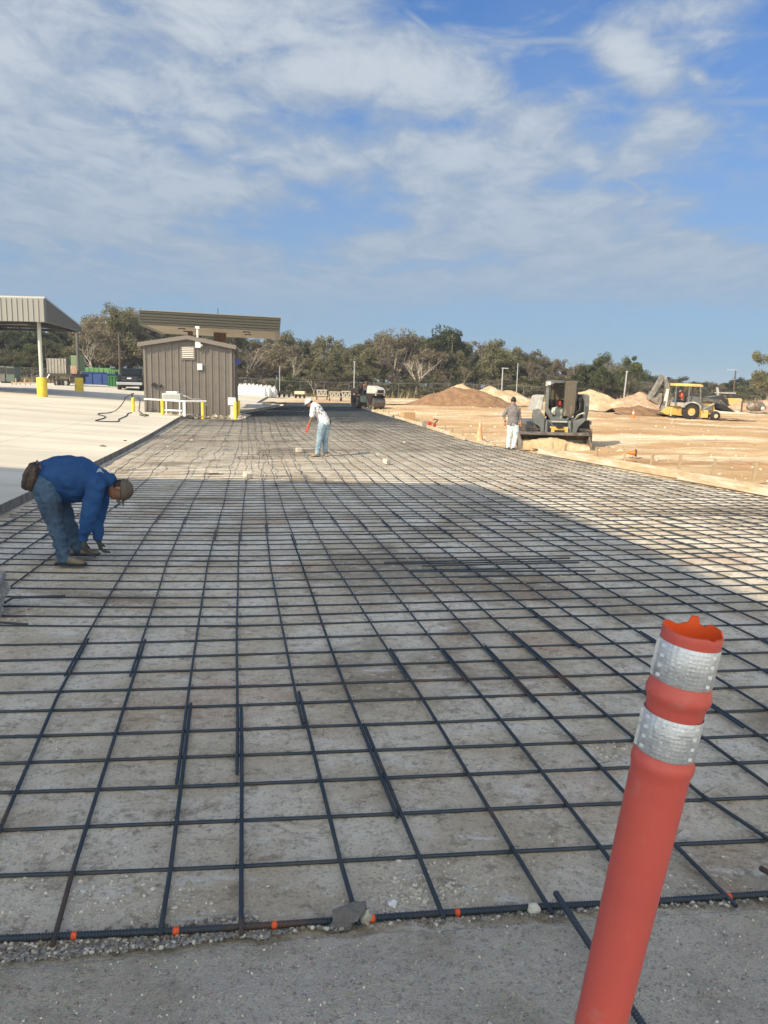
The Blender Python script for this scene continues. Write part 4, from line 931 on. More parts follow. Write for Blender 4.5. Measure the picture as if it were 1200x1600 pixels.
# bulk bags
m_bag = M('white_bag', (.74, .74, .72), .8, (.62, .62, .60), 3)
def bag_mesh():
    bm = bmesh.new(); bmesh.ops.create_cube(bm, size=1); bmesh.ops.subdivide_edges(bm, edges=bm.edges, cuts=5, use_grid_fill=True)
    for v in bm.verts:
        c = v.co; q = 1 + .28 * math.cos(c.z * 3) * (1 if abs(c.z) < .5 else .8); r = math.hypot(c.x, c.y); c.x *= q * (1 - .12 * r); c.y *= q * (1 - .12 * r); c += Vector((noise.noise(c * 3), noise.noise(c * 3 + Vector((5, 0, 0))), noise.noise(c * 3 + Vector((0, 5, 0))))) * .08
    me = bpy.data.meshes.new('bag'); bm.to_mesh(me); bm.free(); me.polygons.foreach_set('use_smooth', [True] * len(me.polygons)); me.materials.append(m_bag); return me
bm_ = bag_mesh()
for j, (n, y, r_) in enumerate(((7, 86, 0), (8, 87.4, .3), (7, 88.8, .2))):
    for i in range(n):
        x = atY(378 + 6.4 * i + r_ * 8, 610, y).x; t = thing('bulk_bag', 'white bulk bag standing in the cluster beyond the far slab', 'bag', (x, y + rnd.uniform(-.2, .2), G(x, y) + .0), rnd.uniform(-.3, .3), 'white bulk bags standing in rows')
        o = bpy.data.objects.new('sack', bm_); COL.objects.link(o); o.parent = t; o.location = (0, 0, .52); o.scale = (.82, .82, 1.0)
        mb = MB(); [mb.tube([(sx * .3, sy * .3, .95), (sx * .22, sy * .22, 1.25 + rnd.uniform(-.1, .15)), (sx * .1, sy * .3, 1.05)], .05, 5) for sx in (-1, 1) for sy in (-1, 1)]; mb.build('lifting_loop', m_bag, t)
# pallets and pale frames at the back
def stack(px0, px1, py0, py1, Y, name, label, cat, mat, legs=True, group=None):
    a = atY(px0, py1, Y); b = atY(px1, py0, Y); g = G(a.x, Y); w, h = b.x - a.x, b.z - g; t = thing(name, label, cat, (a.x, Y, g)); 
    if group: t['group'] = group
    MB().lohi((0, 0, h * .55), (w, 1.2, h)).build('load', mat, t, bevel=.04)
    mb = MB(); [mb.lohi((w * q - .06, 0, 0), (w * q + .06, 1.1, h * .55 - .002)) for q in (.08, .5, .92)]; mb.build('legs', m_dark, t); return t
stack(434, 452, 611.5, 617, 90, 'dark_pallet', 'dark flat load on the ground by the far fence', 'pallet', m_dark)
stack(460, 476, 611.5, 617.5, 90, 'cream_bench', 'low cream box on dark legs by the far fence', 'box', M('cream_box', (.5, .46, .34), .7))
m_pf = M('pale_frame_paint', (.33, .31, .26), .85)
def frame_rack(px0, px1, py0, py1, Y, label):
    a = atY(px0, py1, Y); b = atY(px1, py0, Y); g = G(a.x, Y); w, h = b.x - a.x, b.z - g; t = thing('frame_rack', label, 'rack', (a.x, Y, g)); t['group'] = 'stacks of pale frames by the fence'
    mb = MB(); n = 5
    for j in range(2):
        for i in range(n): mb.box((w * (i + .5) / n, .3 + j * .7, h * .62), (.12, .1, h * .6), ry=R(18 if i % 2 else -14))
        mb.lohi((0, .2 + j * .7, h * .84), (w, .36 + j * .7, h * .94)); mb.lohi((0, .2 + j * .7, h * .35), (w, .36 + j * .7, h * .46)); mb.build('frame', m_pf, t); mb = MB()
    0 and mb.build('frames', m_pf, t); mb = MB(); [mb.lohi((w * q - .05, .4, 0), (w * q + .05, .6, h * 1.1)) for q in (.02, .98)]; mb.build('posts', m_dark, t)
frame_rack(494, 511, 608, 621, 84, 'leftmost rack of pale frames by the far fence'); frame_rack(514, 532, 611, 626, 80, 'middle rack of pale frames left of the roller'); frame_rack(533, 549, 610, 625, 80, 'rack of pale frames touching the roller on its left')
mb = MB(); p = at(420, 631, .16); q = at(434, 633, .16)
tag(MB().box((0, 0, .09), (.5, 1.6, .18), rz=.3).build('planks', m_wood, loc=(q.x - .9, q.y, q.z)), 'little stack of planks near the tip of the far slab', 'planks'); tag(MB().tube([(0, 0, 0), (.8, .3, .05), (1.4, -.2, 0), (1.9, .3, .03)], .09, 6).build('dark_strap', m_black, loc=(p.x - .5, p.y, p.z + .06)), 'black strap lying on the far slab tip', 'strap')

# ---------------------------------------------------------------- fence
def fence(pts, label, seg=3.0, h=1.9):
    a = Vector(pts[0]); m_galv = M('fence_steel', (.17, .17, .16), .6, metal=.3); t = thing('chain_link_fence', label, 'fence', (a.x, a.y, 0)); mbp = None; mb = MB(); mw = MB(); prev = None; k = 0
    for A, B in zip(pts, pts[1:]):
        A, B = Vector(A), Vector(B); L = (B - A).length; n = int(L / seg)
        for i in range(n):
            q = A.lerp(B, i / n); z = G(q.x, q.y); c = Vector((q.x - a.x, q.y - a.y, z)); MB().cyl(c, c + Vector((0, 0, h)), .028, n=6).build('fence_post', m_galv, t)
            if prev:
                mb.tube([prev + Vector((0, 0, h)), c + Vector((0, 0, h))], .018, 5)
                for w in range(1, 8): mw.tube([prev + Vector((0, 0, h * w / 8)), c + Vector((0, 0, h * w / 8))], .0035, 3, cap=False)
                m = 10
                for w in range(m):
                    u0 = prev.lerp(c, w / m); u1 = prev.lerp(c, (w + 1) / m); mw.tube([u0, u1 + Vector((0, 0, h))], .0035, 3, cap=False); mw.tube([u1, u0 + Vector((0, 0, h))], .0035, 3, cap=False)
            prev = c; k += 1
    mb.build('top_rail', m_galv, t); mw.build('mesh', M('mesh_wire', (.14, .14, .13), .6, metal=.3), t)
fence([(-60, 96), (-8, 97.5), (30, 97)], 'chain link fence running in front of the wood')

# ---------------------------------------------------------------- poles
def pole(px, pyt, pyb, Y, r, label, mat, lamp=None, name='light_pole', lean=0.0, arm=0):
    b = atY(px, pyb, Y); tp = atY(px, pyt, Y); g = G(b.x, Y); t = thing(name, label, 'pole', (b.x, Y, g - .1)); h = tp.z - g + .1
    MB().cyl((0, 0, 0), (lean * h, 0, h), r, r * .75, 8).build('shaft', mat, t, smooth=40)
    if lamp: MB().box((lean * h + arm * .5, 0, h - .02), (abs(arm) + .25, .2, .08)).build('lamp_head', m_grey, t, bevel=.02)
m_pw = M('pole_wood', (.10, .070, .050), .9)
pole(553, 565, 612, 92, .075, 'slim grey light pole behind the roller', m_galv, True)
pole(784, 575, 608, 84, .09, 'short light pole above the big dirt mound', m_galv, True, arm=.5)
pole(807, 567, 612, 82, .06, 'thin white pole right of the lamp above the mound', m_galv, name='thin_pole')
pole(974, 580, 624, 86, .11, 'leaning grey light pole by the right sand pile', m_galv, True, lean=.04)
pole(1145, 578, 625, 98, .12, 'brown wooden lamp pole behind the yellow loader', m_pw, True, arm=-1.0)
pole(187.5, 521, 588, 98, .13, 'dark wooden utility pole in front of the wood above the pickup', m_pw, name='utility_pole')
pole(437, 572, 612, 95, .06, 'thin metal pole by the fence right of the bags', m_galv, name='thin_pole')

# ================================================================ dirt piles
m_brown = M('brown_soil', (.19, .11, .058), .95, (.26, .155, .085), 1.6, bump=.9, bs=4, c3=(.17, .10, .06), sc3=5, lo3=.55, hi3=.7)
m_tan = M('tan_sand', (.45, .335, .20), .95, (.37, .26, .15), 1.2, bump=.9, bs=4, c3=(.54, .46, .33), sc3=.8, lo3=.48, hi3=.62)
m_pink = M('clay_soil', (.35, .225, .14), .95, (.43, .32, .22), 1.5, bump=.9, bs=3, c3=(.30, .18, .11), sc3=3, lo3=.5, hi3=.65)
def pile(cx, cy, rx, ry, peaks, label, mat, n=70, rough=.14, name='dirt_pile'):
    vs = []; fs = []
    for j in range(n + 1):
        for i in range(n + 1):
            u, v = -1 + 2 * i / n, -1 + 2 * j / n; x, y = cx + u * rx, cy + v * ry; h = 0
            for (px_, py_, ph, pr) in peaks:
                d = math.hypot((x - px_) / pr, (y - py_) / (pr * ry / rx if ry < rx else pr)); hh = ph * max(0, 1 - d) ** .92; h = max(h, hh) if abs(hh - h) > .25 else max(h, hh) + .06 * (1 - abs(hh - h) / .25)
            e = min(1, h * 2.5); h += (rough * noise.noise(Vector((x * .9, y * .9, 3))) + rough * .5 * noise.noise(Vector((x * 3, y * 3, 8)))) * e + (.12 * noise.noise(Vector((x * .25, y * .4, 8)))) * e
            vs.append((x, y, G(x, y) - .08 + h))
    fs = [(j * (n + 1) + i, j * (n + 1) + i + 1, (j + 1) * (n + 1) + i + 1, (j + 1) * (n + 1) + i) for j in range(n) for i in range(n)]
    me = bpy.data.meshes.new(name); me.from_pydata(vs, [], fs); me.materials.append(mat); me.polygons.foreach_set('use_smooth', [True] * len(fs)); o = bpy.data.objects.new(name, me); COL.objects.link(o); return tag(o, label, 'dirt pile')
def pk(px, py, Y, r):
    p = atY(px, py, Y); return (p.x, Y, p.z - G(p.x, Y) + .1, r)
q = atY(728, 634, 72).x
pile(q - .5, 72, 5.6, 3.6, [pk(711, 603.5, 72.2, 4.9), pk(738, 607, 72, 4.6)], 'brown topsoil mound in the middle with sharp slopes', m_brown)
pile(q + 1.5, 75.5, 9.5, 4.5, [pk(722, 600.5, 75, 5.4), pk(765, 603, 75, 5.0), pk(792, 609, 75.3, 4.2), pk(704, 612, 75, 4), pk(820, 624, 75, 2.5)], 'long tan mound wrapped behind the brown one', m_tan)
q = atY(940, 634, 70).x
pile(q + 1.0, 70, 6.4, 4, [pk(922, 607.5, 70, 4.6), pk(944, 616, 69.6, 3.4), pk(970, 626, 69, 2.6)], 'pale sand pile just right of the skid steer', m_tan)
pile(q + 5.2, 78, 5.5, 4, [pk(1000, 613, 78, 4.2), pk(985, 618, 78, 3.6)], 'clay coloured mound left behind the backhoe boom', m_pink)
pile(q + 3.4, 61, 5.2, 3, [pk(999, 633, 61, 4.3), pk(975, 640, 61, 2.5), pk(1020, 643, 61, 2.4)], 'low dark brown heap left of the backhoe', m_brown)
q = atY(1125, 636, 76).x
pile(q, 76, 4.2, 3, [pk(1118, 636, 76, 3.2), pk(1135, 640, 75.6, 2.6)], 'pale low heap between backhoe and loader bucket', M('pale_sand', (.66, .59, .44), .95, (.56, .48, .33), 1.5, bump=.8, bs=4))
q = atY(1180, 634, 82).x
pile(q + 1, 82, 8.5, 4.5, [pk(1160, 630, 82, 3.4), pk(1180, 633, 81, 2.5), pk(1196, 626, 82, 4), pk(1148, 640, 80, 2.6), pk(1210, 622, 83, 5)], 'rough clay and rubble spoil at the right edge', m_pink, rough=.22)
pile(atY(860, 632, 79).x, 79, 4, 3, [pk(828, 625, 79, 2.6), pk(858, 628, 79, 2.4)], 'small light heap half hidden behind the skid steer', m_tan)
# concrete mixer drum like shape in the spoil
p = atY(1180, 650, 76); g = G(p.x, 76); t = thing('steel_tank', 'dull grey metal tank and frame lying in the right hand spoil', 'tank', (p.x, 76, g + .25), R(15)); MB().tube([(-1.0, 0, .3), (-.6, 0, .5), (.5, 0, .5), (1.0, 0, .3)], [.2, .5, .48, .2], 16).build('drum', M('dull_zinc', (.24, .23, .21), .6, (.16, .10, .06), 3, metal=.3), t, smooth=40); MB().lohi((-1.75, -.06, -.2), (-1.63, .06, 1.0)).build('post', m_pw, t)
MB().ell((.2, -.72, .30), (.25, .12, .2)).build('lid', m_grey, t, smooth=True)

# ================================================================ small site things
m_cone = M('cone_orange', (.72, .16, .03), .55, (.60, .14, .03), 4); m_cw = M('cone_band', (.7, .68, .62), .5)
def cone(loc, h, label, rot=(0, 0, 0), rz=0, faded=False, band=True, cz=0):
    t = thing('traffic_cone', label, 'cone', loc, 0); t.rotation_euler = rot; m = M('cone_faded', (.62, .27, .13), .6, (.66, .42, .28), 3) if faded else m_cone
    MB().box((0, 0, .02), (h * .5, h * .5, .04)).build('base', m if rot == (0, 0, 0) else m_black, t, bevel=.01)
    MB().tube([(0, 0, .04), (0, 0, .07), (0, 0, h * .97), (0, 0, h)], [h * .2, h * .19, h * .045, h * .03], 18).build('cone_body', m, t, smooth=50)
    if band:
        r = lambda z: h * (.19 + (.045 - .19) * (z - .07) / (h * .9)) + .004
        MB().tube([(0, 0, h * .55), (0, 0, h * .72)], [r(h * .55), r(h * .72)], 18).build('band', m_cw, t, smooth=50)
    return t
p = at(749, 690); cone((p.x, p.y, p.z), .72, 'faded orange traffic cone at the end of the far form board', faded=True, band=False)
p = at(989, 654, .03); cone((p.x, p.y, p.z), .62, 'small distant orange cone before the dark heap by the backhoe')
p = at(990, 719); cone((p.x + .10, p.y + .1, p.z + .2), .40, 'orange cone lying on its side with its square base facing right', rot=(0, R(-90), R(-12)), band=False)
p = at(622, 652); debris(620, 653.5, .22, 'block_heap', 'heap of dark blocks beside a tan box along the far form', M('dark_blocks', (.10, .10, .09), .8), dz=.0)
p = at(637, 656.5); tag(MB().box((0, 0, .22), (.7, .5, .45), rz=.4).build('cardboard_box', M('tan_box', (.40, .25, .13), .8), bevel=.02, loc=(p.x, p.y, p.z)), 'tan box beside the dark blocks along the far form', 'box')
t = thing('orange_tool', 'red and black saw resting on the dirt left of the orange cone', 'tool', tuple(at(673, 669)), R(30)); MB().box((0, 0, .16), (.5, .2, .22), ry=.3).build('motor', M('tool_red', (.45, .06, .03), .5), t, bevel=.03); MB().cyl((-.3, -.05, .17), (-.3, .05, .17), .17).build('disc', m_rim, t); MB().tube([(.2, 0, .2), (.4, 0, .38), (.15, 0, .42)], .03, 6).build('handle', m_black, t)

# ================================================================ the orange delineator post
m_pl = M('orange_red_plastic', (.56, .095, .072), .42, (.50, .088, .07), 3, spec=.45, bump=.10, bs=9, c3=(.48, .17, .13), sc3=14, lo3=.60, hi3=.78); m_pli = M('orange_plastic_inside', (.75, .10, .02), .5)
def reflect_mat():
    g = G2('reflective_sheeting'); w = g.voro(120); w.inputs['Randomness'].default_value = .15
    c = g.mix(g.rg(w.outputs['Distance'], .3, .5, 0, .6), (.60, .63, .65), (.50, .53, .55)); c = g.mix(g.rg(g.noise(18, 8, .75), .45, .66, 0, .8), c, (.36, .38, .40)); c = g.mix(g.rg(g.noise(40, 8, .75, off=(3, 1, 0)), .58, .7, 0, .7), c, (.74, .76, .77)); g.col(c, .38); g.b.inputs['Metallic'].default_value = .45
    g.bump([(g.noise(16, 6, .7), .008, .8), (g.rg(w.outputs['Distance'], .2, .6), .001, .4)]); return g.m
m_refl = reflect_mat(); m_glint = M('glint_paint', (.85, .87, .88), .2, spec=.8, metal=.2)
def delineator():
    T = CAM + (fwd + cR * ((1083 - 600) / F) - cU * ((985 - 800) / F)) * 1.5
    def P(y): w = 94 - .0155 * (y - 985); Z = 1.5 * 94 / w; x = 1083 - .2358 * (y - 985); return CAM + (fwd + cR * ((x - 600) / F) - cU * ((y - 800) / F)) * Z
    B = P(1600); d = (B - T).normalized(); L = (B - T).length; base = T + d * ((T.z - .0) / -d.z); full = (base - T).length
    t = thing('delineator_post', 'leaning orange plastic delineator post with two silver reflective bands', 'post', base)
    ax = -d; u = ax.cross(Vector((0, 1, 0))).normalized(); w = u.cross(ax); M3 = Matrix((u, w, ax)).transposed(); t.matrix_world = Matrix.Translation(base) @ M3.to_4x4()
    Z = lambda y: full - (P(y) - T).length if y >= 985 else full + (P(y) - T).length
    r = .0592
    def lathe(prof, n=288, notch=None, ins=False):
        mb = MB(); vs = []; m = len(prof)
        for i in range(n):
            a = 2 * math.pi * i / n
            for j, (z, q) in enumerate(prof):
                zz = z + (notch(a) if notch and j >= m - 2 else 0); vs.append((q * math.cos(a), q * math.sin(a), zz))
        mb.add(vs, [(i * m + j, ((i + 1) % n) * m + j, ((i + 1) % n) * m + j + 1, i * m + j + 1) for i in range(n) for j in range(m - 1)]); return mb
    top = full
    def notch(a):
        # the snapped-off rim: two lugs at the back, dips between them (angles in the post's own frame)
        e = math.degrees(a) % 360; z = .0015 * math.sin(3 * a + 1)
        z += .015 * math.exp(-((e - 113) / 10) ** 8) + .007 * math.exp(-((e - 162) / 24) ** 8) + .003 * math.exp(-((e - 40) / 24) ** 2) - .006 * math.exp(-((e - 82) / 12) ** 2) - .003 * math.exp(-((e - 136) / 6) ** 2) - .004 * math.exp(-((e - 250) / 8) ** 2); return z
    zc = lambda y: Z(y)
    b1t, b1b, b2t, b2b = zc(1003), zc(1062), zc(1112), zc(1172)
    s1, s2 = zc(1088), zc(1193)
    prof = [(0, r * 1.0), (.03, r * .99), (.06, r * .84), (s2 - .03, r * .992), (s2 - .012, r * 1.0), (s2, r * 1.055), (s2 + .009, r * 1.06), (s2 + .018, r * 1.03), (b2b, r * .95), (b2t, r * .95), (b2t + .004, r * .96), (s1 - .018, r * .965), (s1 - .008, r * 1.0), (s1, r * 1.07), (s1 + .010, r * 1.09), (s1 + .020, r * 1.04), (b1b - .002, r * .98), (b1b, r * .97), (b1t, r * .97), (b1t + .004, r * .97), (top - .012, r * .985), (top - .002, r * .985), (top, r * .975)]
    o = lathe(prof, notch=notch).build('tube', m_pl, t, smooth=60)
    lathe([(top - .0, r * .925), (top - .13, r * .90), (top - .131, .001)][::-1], notch=lambda a: notch(a)).build('inner_wall', m_pli, t, smooth=60)
    mb = MB(); n = 288
    vs = []
    for i in range(n):
        a = 2 * math.pi * i / n
        for q in (r * .974, r * .926): vs.append((q * math.cos(a), q * math.sin(a), top + notch(a) + .0006))
    mb.add(vs, [(2 * i, 2 * i + 1, 2 * ((i + 1) % n) + 1, 2 * ((i + 1) % n)) for i in range(n)]); mb.build('rim', m_pli, t)
    for (a, b) in ((b1b, b1t), (b2b, b2t)):
        bd = lathe([(a, r * .985), (a + .001, r * .998), (b - .001, r * .998), (b, r * .985)]).build('reflective_band', m_refl, t, smooth=40)
        mb = MB()
        for s in range(2):
            mb = MB()
            for k in range(4):
                a0 = R(CAMA + (-52 if s else 52)); z = a + (b - a) * (k + .5) / 4; h = .005
                vs = [((r * 1.004) * math.cos(a0 + q * R(6) * (1 if s else -1)), (r * 1.004) * math.sin(a0 + q * R(6) * (1 if s else -1)), z + v) for q, v in ((-1, -h), (1, -h * .4), (1, h), (-1, h * .5))]; mb.add(vs, [(0, 1, 2, 3)])
            mb.build('painted_glint', m_glint, bd)  # small bright quads painted onto the band as its glints
    # seam of overlapping sheeting, left side
    for (a, b) in ((b1b, b1t), (b2b, b2t)):
        a0 = R(CAMA + 72); v1 = Vector((r * math.cos(a0), r * math.sin(a0), 0)) * .998; out = Vector((math.cos(a0 + .5), math.sin(a0 + .5), 0)) * .006
        mb = MB(); mb.add([v1 + Vector((0, 0, a)), v1 + out + Vector((0, 0, a + .004)), v1 + out + Vector((0, 0, b - .004)), v1 + Vector((0, 0, b))], [(0, 1, 2, 3)]); mb.build('loose_tab', m_refl, t)
CAMA = 292

delineator()

# ================================================================ trees
def leaf_mat(name, a, b, c):
    m, nt, bs = principled(name); N, L = nt.nodes, nt.links; bs.inputs['Roughness'].default_value = .6; bs.inputs['Specular IOR Level'].default_value = .25
    tc = N.new('ShaderNodeTexCoord'); n = N.new('ShaderNodeTexNoise'); n.inputs['Scale'].default_value = .8; n.inputs['Detail'].default_value = 6; n.inputs['Roughness'].default_value = .7; L.new(tc.outputs['Object'], n.inputs[0])
    r = N.new('ShaderNodeValToRGB'); L.new(n.outputs[0], r.inputs[0]); e = r.color_ramp.elements; e[0].position = .36; e[0].color = (*a, 1); e[1].position = .64; e[1].color = (*c, 1); k = e.new(.5); k.color = (*b, 1)
    oi = N.new('ShaderNodeObjectInfo'); mr = N.new('ShaderNodeMapRange'); mr.inputs[3].default_value = .7; mr.inputs[4].default_value = 1.4; L.new(oi.outputs['Random'], mr.inputs[0])
    v = N.new('ShaderNodeVectorMath'); v.operation = 'SCALE'; L.new(r.outputs[0], v.inputs[0]); L.new(mr.outputs[0], v.inputs['Scale']); L.new(v.outputs[0], bs.inputs['Base Color'])
    tl = N.new('ShaderNodeBsdfTranslucent'); L.new(v.outputs[0], tl.inputs[0]); mx = N.new('ShaderNodeMixShader'); mx.inputs[0].default_value = .40; L.new(bs.outputs[0], mx.inputs[1]); L.new(tl.outputs[0], mx.inputs[2]); L.new(mx.outputs[0], N['Material Output'].inputs[0]); return m
m_leaf = {'dark': leaf_mat('oak_leaves', (.045, .060, .026), (.080, .096, .042), (.14, .15, .068)), 'olive': leaf_mat('olive_leaves', (.080, .088, .042), (.150, .145, .075), (.225, .20, .12)),
          'brown': leaf_mat('autumn_leaves', (.11, .095, .062), (.18, .152, .10), (.26, .22, .155)), 'grey': leaf_mat('grey_twigs', (.12, .10, .075), (.17, .145, .11), (.22, .19, .15))}
m_bark = M('bark', (.13, .105, .08), .95, (.20, .17, .13), 5); m_pale = M('pale_bark', (.40, .36, .30), .9, (.30, .26, .21), 3)
def crown_mesh(seed, n, shape, leaf, mat, holes=.30):
    r = random.Random(seed); vs = []; fs = []; cl = []
    for _ in range(int(26 + 16 * r.random())):          # clumps at limb ends
        a = r.uniform(0, 6.283); z = r.uniform(-.85, 1) ; q = math.sqrt(max(0, 1 - z * z)) * r.uniform(.35, 1); cl.append((Vector((math.cos(a) * q, math.sin(a) * q, z * r.uniform(.6, 1))), r.uniform(.16, .34)))
    i = 0
    while i < n:
        c, s = cl[r.randrange(len(cl))]; g = Vector((r.gauss(0, 1), r.gauss(0, 1), r.gauss(0, .75))); g = g.normalized() * s * (r.random() ** .45)
        p = c + g
        if noise.noise(p * 3.1 + Vector((seed, 0, 0))) < -holes: continue
        p = Vector((p.x * shape[0], p.y * shape[1], p.z * shape[2])); d = Vector((r.uniform(-1, 1), r.uniform(-1, 1), r.uniform(-1, 1))).normalized(); e = d.cross(Vector((r.uniform(-1, 1), r.uniform(-1, 1), r.uniform(-1, 1)))).normalized()
        l = leaf * r.uniform(.6, 1.3); w = l * r.uniform(.35, .6); k = len(vs); vs += [p - d * l, p - e * w, p + d * l, p + e * w + d.cross(e) * w * .3]; fs.append((k, k + 1, k + 2, k + 3)); i += 1
    me = bpy.data.meshes.new('crown'); me.from_pydata(vs, [], fs); me.materials.append(mat); me['cl'] = 0; return me, [(Vector((c.x * shape[0], c.y * shape[1], c.z * shape[2])), s) for c, s in cl]
def limbs(mb, base, cl, r, rt, z0, h):
    mb.tube([(0, 0, -.3), (.08, .03, z0 * .4), (r.uniform(-.2, .2), 0, z0), (0, 0, h)], [rt * 1.3, rt, rt * .8, rt * .3], 7)
    for c, s in cl[:16]:
        a = Vector((0, 0, r.uniform(z0 * .6, h))); b = c + Vector((0, 0, h)); m = a.lerp(b, .5) + Vector((r.uniform(-.3, .3), r.uniform(-.3, .3), -.3)); mb.tube([a, m, b], [rt * .45, rt * .25, rt * .08], 5)
TP = {}
def proto_tree(kind, i):
    if (kind, i) in TP: return TP[(kind, i)]
    r = random.Random(hash((kind == 'dark', i)) % 99 + i * 13); sh = {'dark': (2.9, 2.6, 2.7), 'olive': (2.7, 2.5, 2.9), 'brown': (2.6, 2.4, 2.9), 'grey': (2.3, 2.2, 2.8)}[kind]
    n = {'dark': 12500, 'olive': 9000, 'brown': 7600, 'grey': 4000}[kind]; me, cl = crown_mesh(i * 17 + len(kind), n, sh, .115 if kind != 'grey' else .10, m_leaf[kind], .22 if kind == 'dark' else .1)
    mb = MB(); limbs(mb, None, cl, r, .17, 2.6, 4.3); tr = mb.mesh('trunk'); tr.materials.append(m_bark if kind != 'grey' else m_pale); tr.polygons.foreach_set('use_smooth', [True] * len(tr.polygons)); TP[(kind, i)] = (me, tr); return me, tr
def tree(px, Y, pyt, kind, label, group, i, w=1.0, name=None, drop=0.0):
    me, tr = proto_tree(kind, i); tp = atY(px, pyt, Y); g = G(tp.x, Y) - drop; s = (tp.z - g) / 7.0; t = thing(name or {'dark': 'evergreen_oak', 'olive': 'oak_tree', 'brown': 'autumn_tree', 'grey': 'bare_tree'}[kind], label, 'tree', (tp.x, Y, g), rnd.uniform(0, 6.28), group)
    c = bpy.data.objects.new('crown', me); COL.objects.link(c); c.parent = t; c.location = (0, 0, 4.3); u = bpy.data.objects.new('trunk', tr); COL.objects.link(u); u.parent = t; t.scale = (s * w, s * w, s); return t
LBL = {'dark': 'dark green oak in the wood beyond the fence', 'olive': 'olive green oak in the wood beyond the fence', 'brown': 'brownish autumn tree in the wood beyond the fence', 'grey': 'thin grey half bare tree in the wood beyond the fence'}
SKY = [(-60, 512), (0, 514), (60, 512), (125, 506), (150, 497), (180, 486), (205, 489), (235, 500), (300, 508), (380, 522), (440, 524), (480, 531), (520, 529), (550, 532), (585, 528), (620, 520), (650, 531), (690, 524), (705, 520), (735, 536), (765, 534), (790, 541), (820, 551), (850, 556), (880, 569), (910, 571), (930, 566), (950, 560), (1000, 580), (1030, 588), (1080, 591), (1120, 599), (1160, 590), (1200, 596), (1280, 600)]
sk = lambda x: interp(x, [p[0] for p in SKY], [p[1] for p in SKY])
kinds = ['olive', 'brown', 'olive', 'brown', 'olive', 'dark', 'brown', 'olive', 'grey', 'olive', 'olive', 'brown']
# back row fixes the skyline, front rows are lower
x = -70; j = 0
while x < 1290:
    Y = rnd.uniform(116, 126) if x < 900 else rnd.uniform(150, 175); k = 'dark' if (x < 115 or x > 1000) else kinds[j % 12]
    tree(x, Y, sk(x) + rnd.uniform(-3, 6), k, LBL[k], 'trees of the wood beyond the fence, ' + k, j % 4, rnd.uniform(.95, 1.25) if x < 1000 else 1.7); j += 1; x += rnd.uniform(15, 22) if x < 900 else rnd.uniform(9, 13)
x = -60
while x < 1290:
    Y = rnd.uniform(107, 114) if x < 900 else rnd.uniform(130, 148); k = ('dark' if rnd.random() < .8 else 'olive') if (x < 115 or x > 1010) else kinds[(j * 5) % 12]; b = 612 if x < 500 else 612 + (x - 500) * .03
    tree(x, Y, sk(x) + (b - sk(x)) * rnd.uniform(.18, .42), k, LBL[k], 'trees of the wood beyond the fence, ' + k, (j + 1) % 4, rnd.uniform(1.1, 1.6)); j += 1; x += rnd.uniform(15, 22)
x = -60
while x < 1290:                                        # low scrub at the foot of the wood
    Y = rnd.uniform(100, 106) if x < 900 else rnd.uniform(118, 128); k = ['brown', 'olive', 'grey', 'brown', 'dark'][j % 5]; b = 612 if x < 500 else 612 + (x - 500) * .03
    tree(x, Y, b - rnd.uniform(16, 38), k, 'low %s bush at the foot of the wood' % {'brown': 'brown', 'olive': 'olive', 'grey': 'grey twiggy', 'dark': 'dark green'}[k], 'low bushes along the foot of the wood, ' + k, j % 4, rnd.uniform(1.6, 2.8), name='bush', drop=1.2); j += 1; x += rnd.uniform(13, 21)
# trees one can tell apart
tree(703, 112, 517, 'dark', 'big round topped dark oak above the brown topsoil mound', None, 1, 1.25)
tree(683, 113, 527, 'dark', 'dark oak just left of the round topped one', None, 2, 1.1)
tree(625, 113, 519, 'brown', 'tall brownish tree left of the white bare tree', None, 1, 1.15)
tree(775, 108, 535, 'olive', 'pale olive oak right of the round topped dark oak', None, 3, 1.2)
tree(188, 108, 484, 'olive', 'tallest tree of the wood, olive, above the pickup', None, 0, .95)
tree(946, 98, 551, 'dark', 'dark oak with an open crown right of the skid steer', None, 3, .95)
tree(985, 97, 556, 'dark', 'second dark oak beside the leaning light pole', None, 0, .85)
tree(925, 99, 568, 'dark', 'low dark oak touching the skid steer cab on its right', None, 2, 1.2)
tree(965, 100, 578, 'olive', 'low olive tree between the two dark oaks', None, 1, 1.4)
tree(1207, 92, 545, 'olive', 'pale green tree cut off by the right edge', None, 2, .9)
def bare(px, pyb, pyt, Y, label, seed, mat, spread=.6, r0_=.16):
    b = atY(px, pyb, Y); g = G(b.x, Y); H = atY(px, pyt, Y).z - g; t = thing('bare_tree', label, 'tree', (b.x, Y, g)); r = random.Random(seed); tk = MB(); br = MB()
    def grow(p, d, L, rad, lev):
        q = p + d * L * .5 + Vector((r.uniform(-1, 1), r.uniform(-1, 1), 0)) * L * .06; e = p + d * L; (tk if lev == 0 else br).tube([p, q, e], [rad, rad * .8, rad * .62], 6 if lev < 2 else 4, cap=False)
        if lev > 5 or rad < .008: return
        for _ in range(3 if lev < 3 else 2 + (r.random() < .4)):
            nd = (d + Vector((r.uniform(-1, 1), r.uniform(-1, 1), r.uniform(-.15, .5))) * spread).normalized(); grow(e if r.random() < .6 else p.lerp(e, r.uniform(.6, .95)), nd, L * r.uniform(.55, .8), rad * r.uniform(.45, .62), lev + 1)
    grow(Vector((0, 0, -.2)), Vector((0, 0, 1)), H * .34, r0_, 0); tk.build('trunk', mat, t, smooth=True, fix=False); br.build('branches', mat, t, smooth=True, fix=False)
bare(650, 617, 537, 99, 'leafless white barked tree standing in front of the wood', 5, m_pale, .75, .22)
bare(145, 600, 512, 100, 'leaning leafless tree left of the utility pole', 8, m_pale, .9, .12)
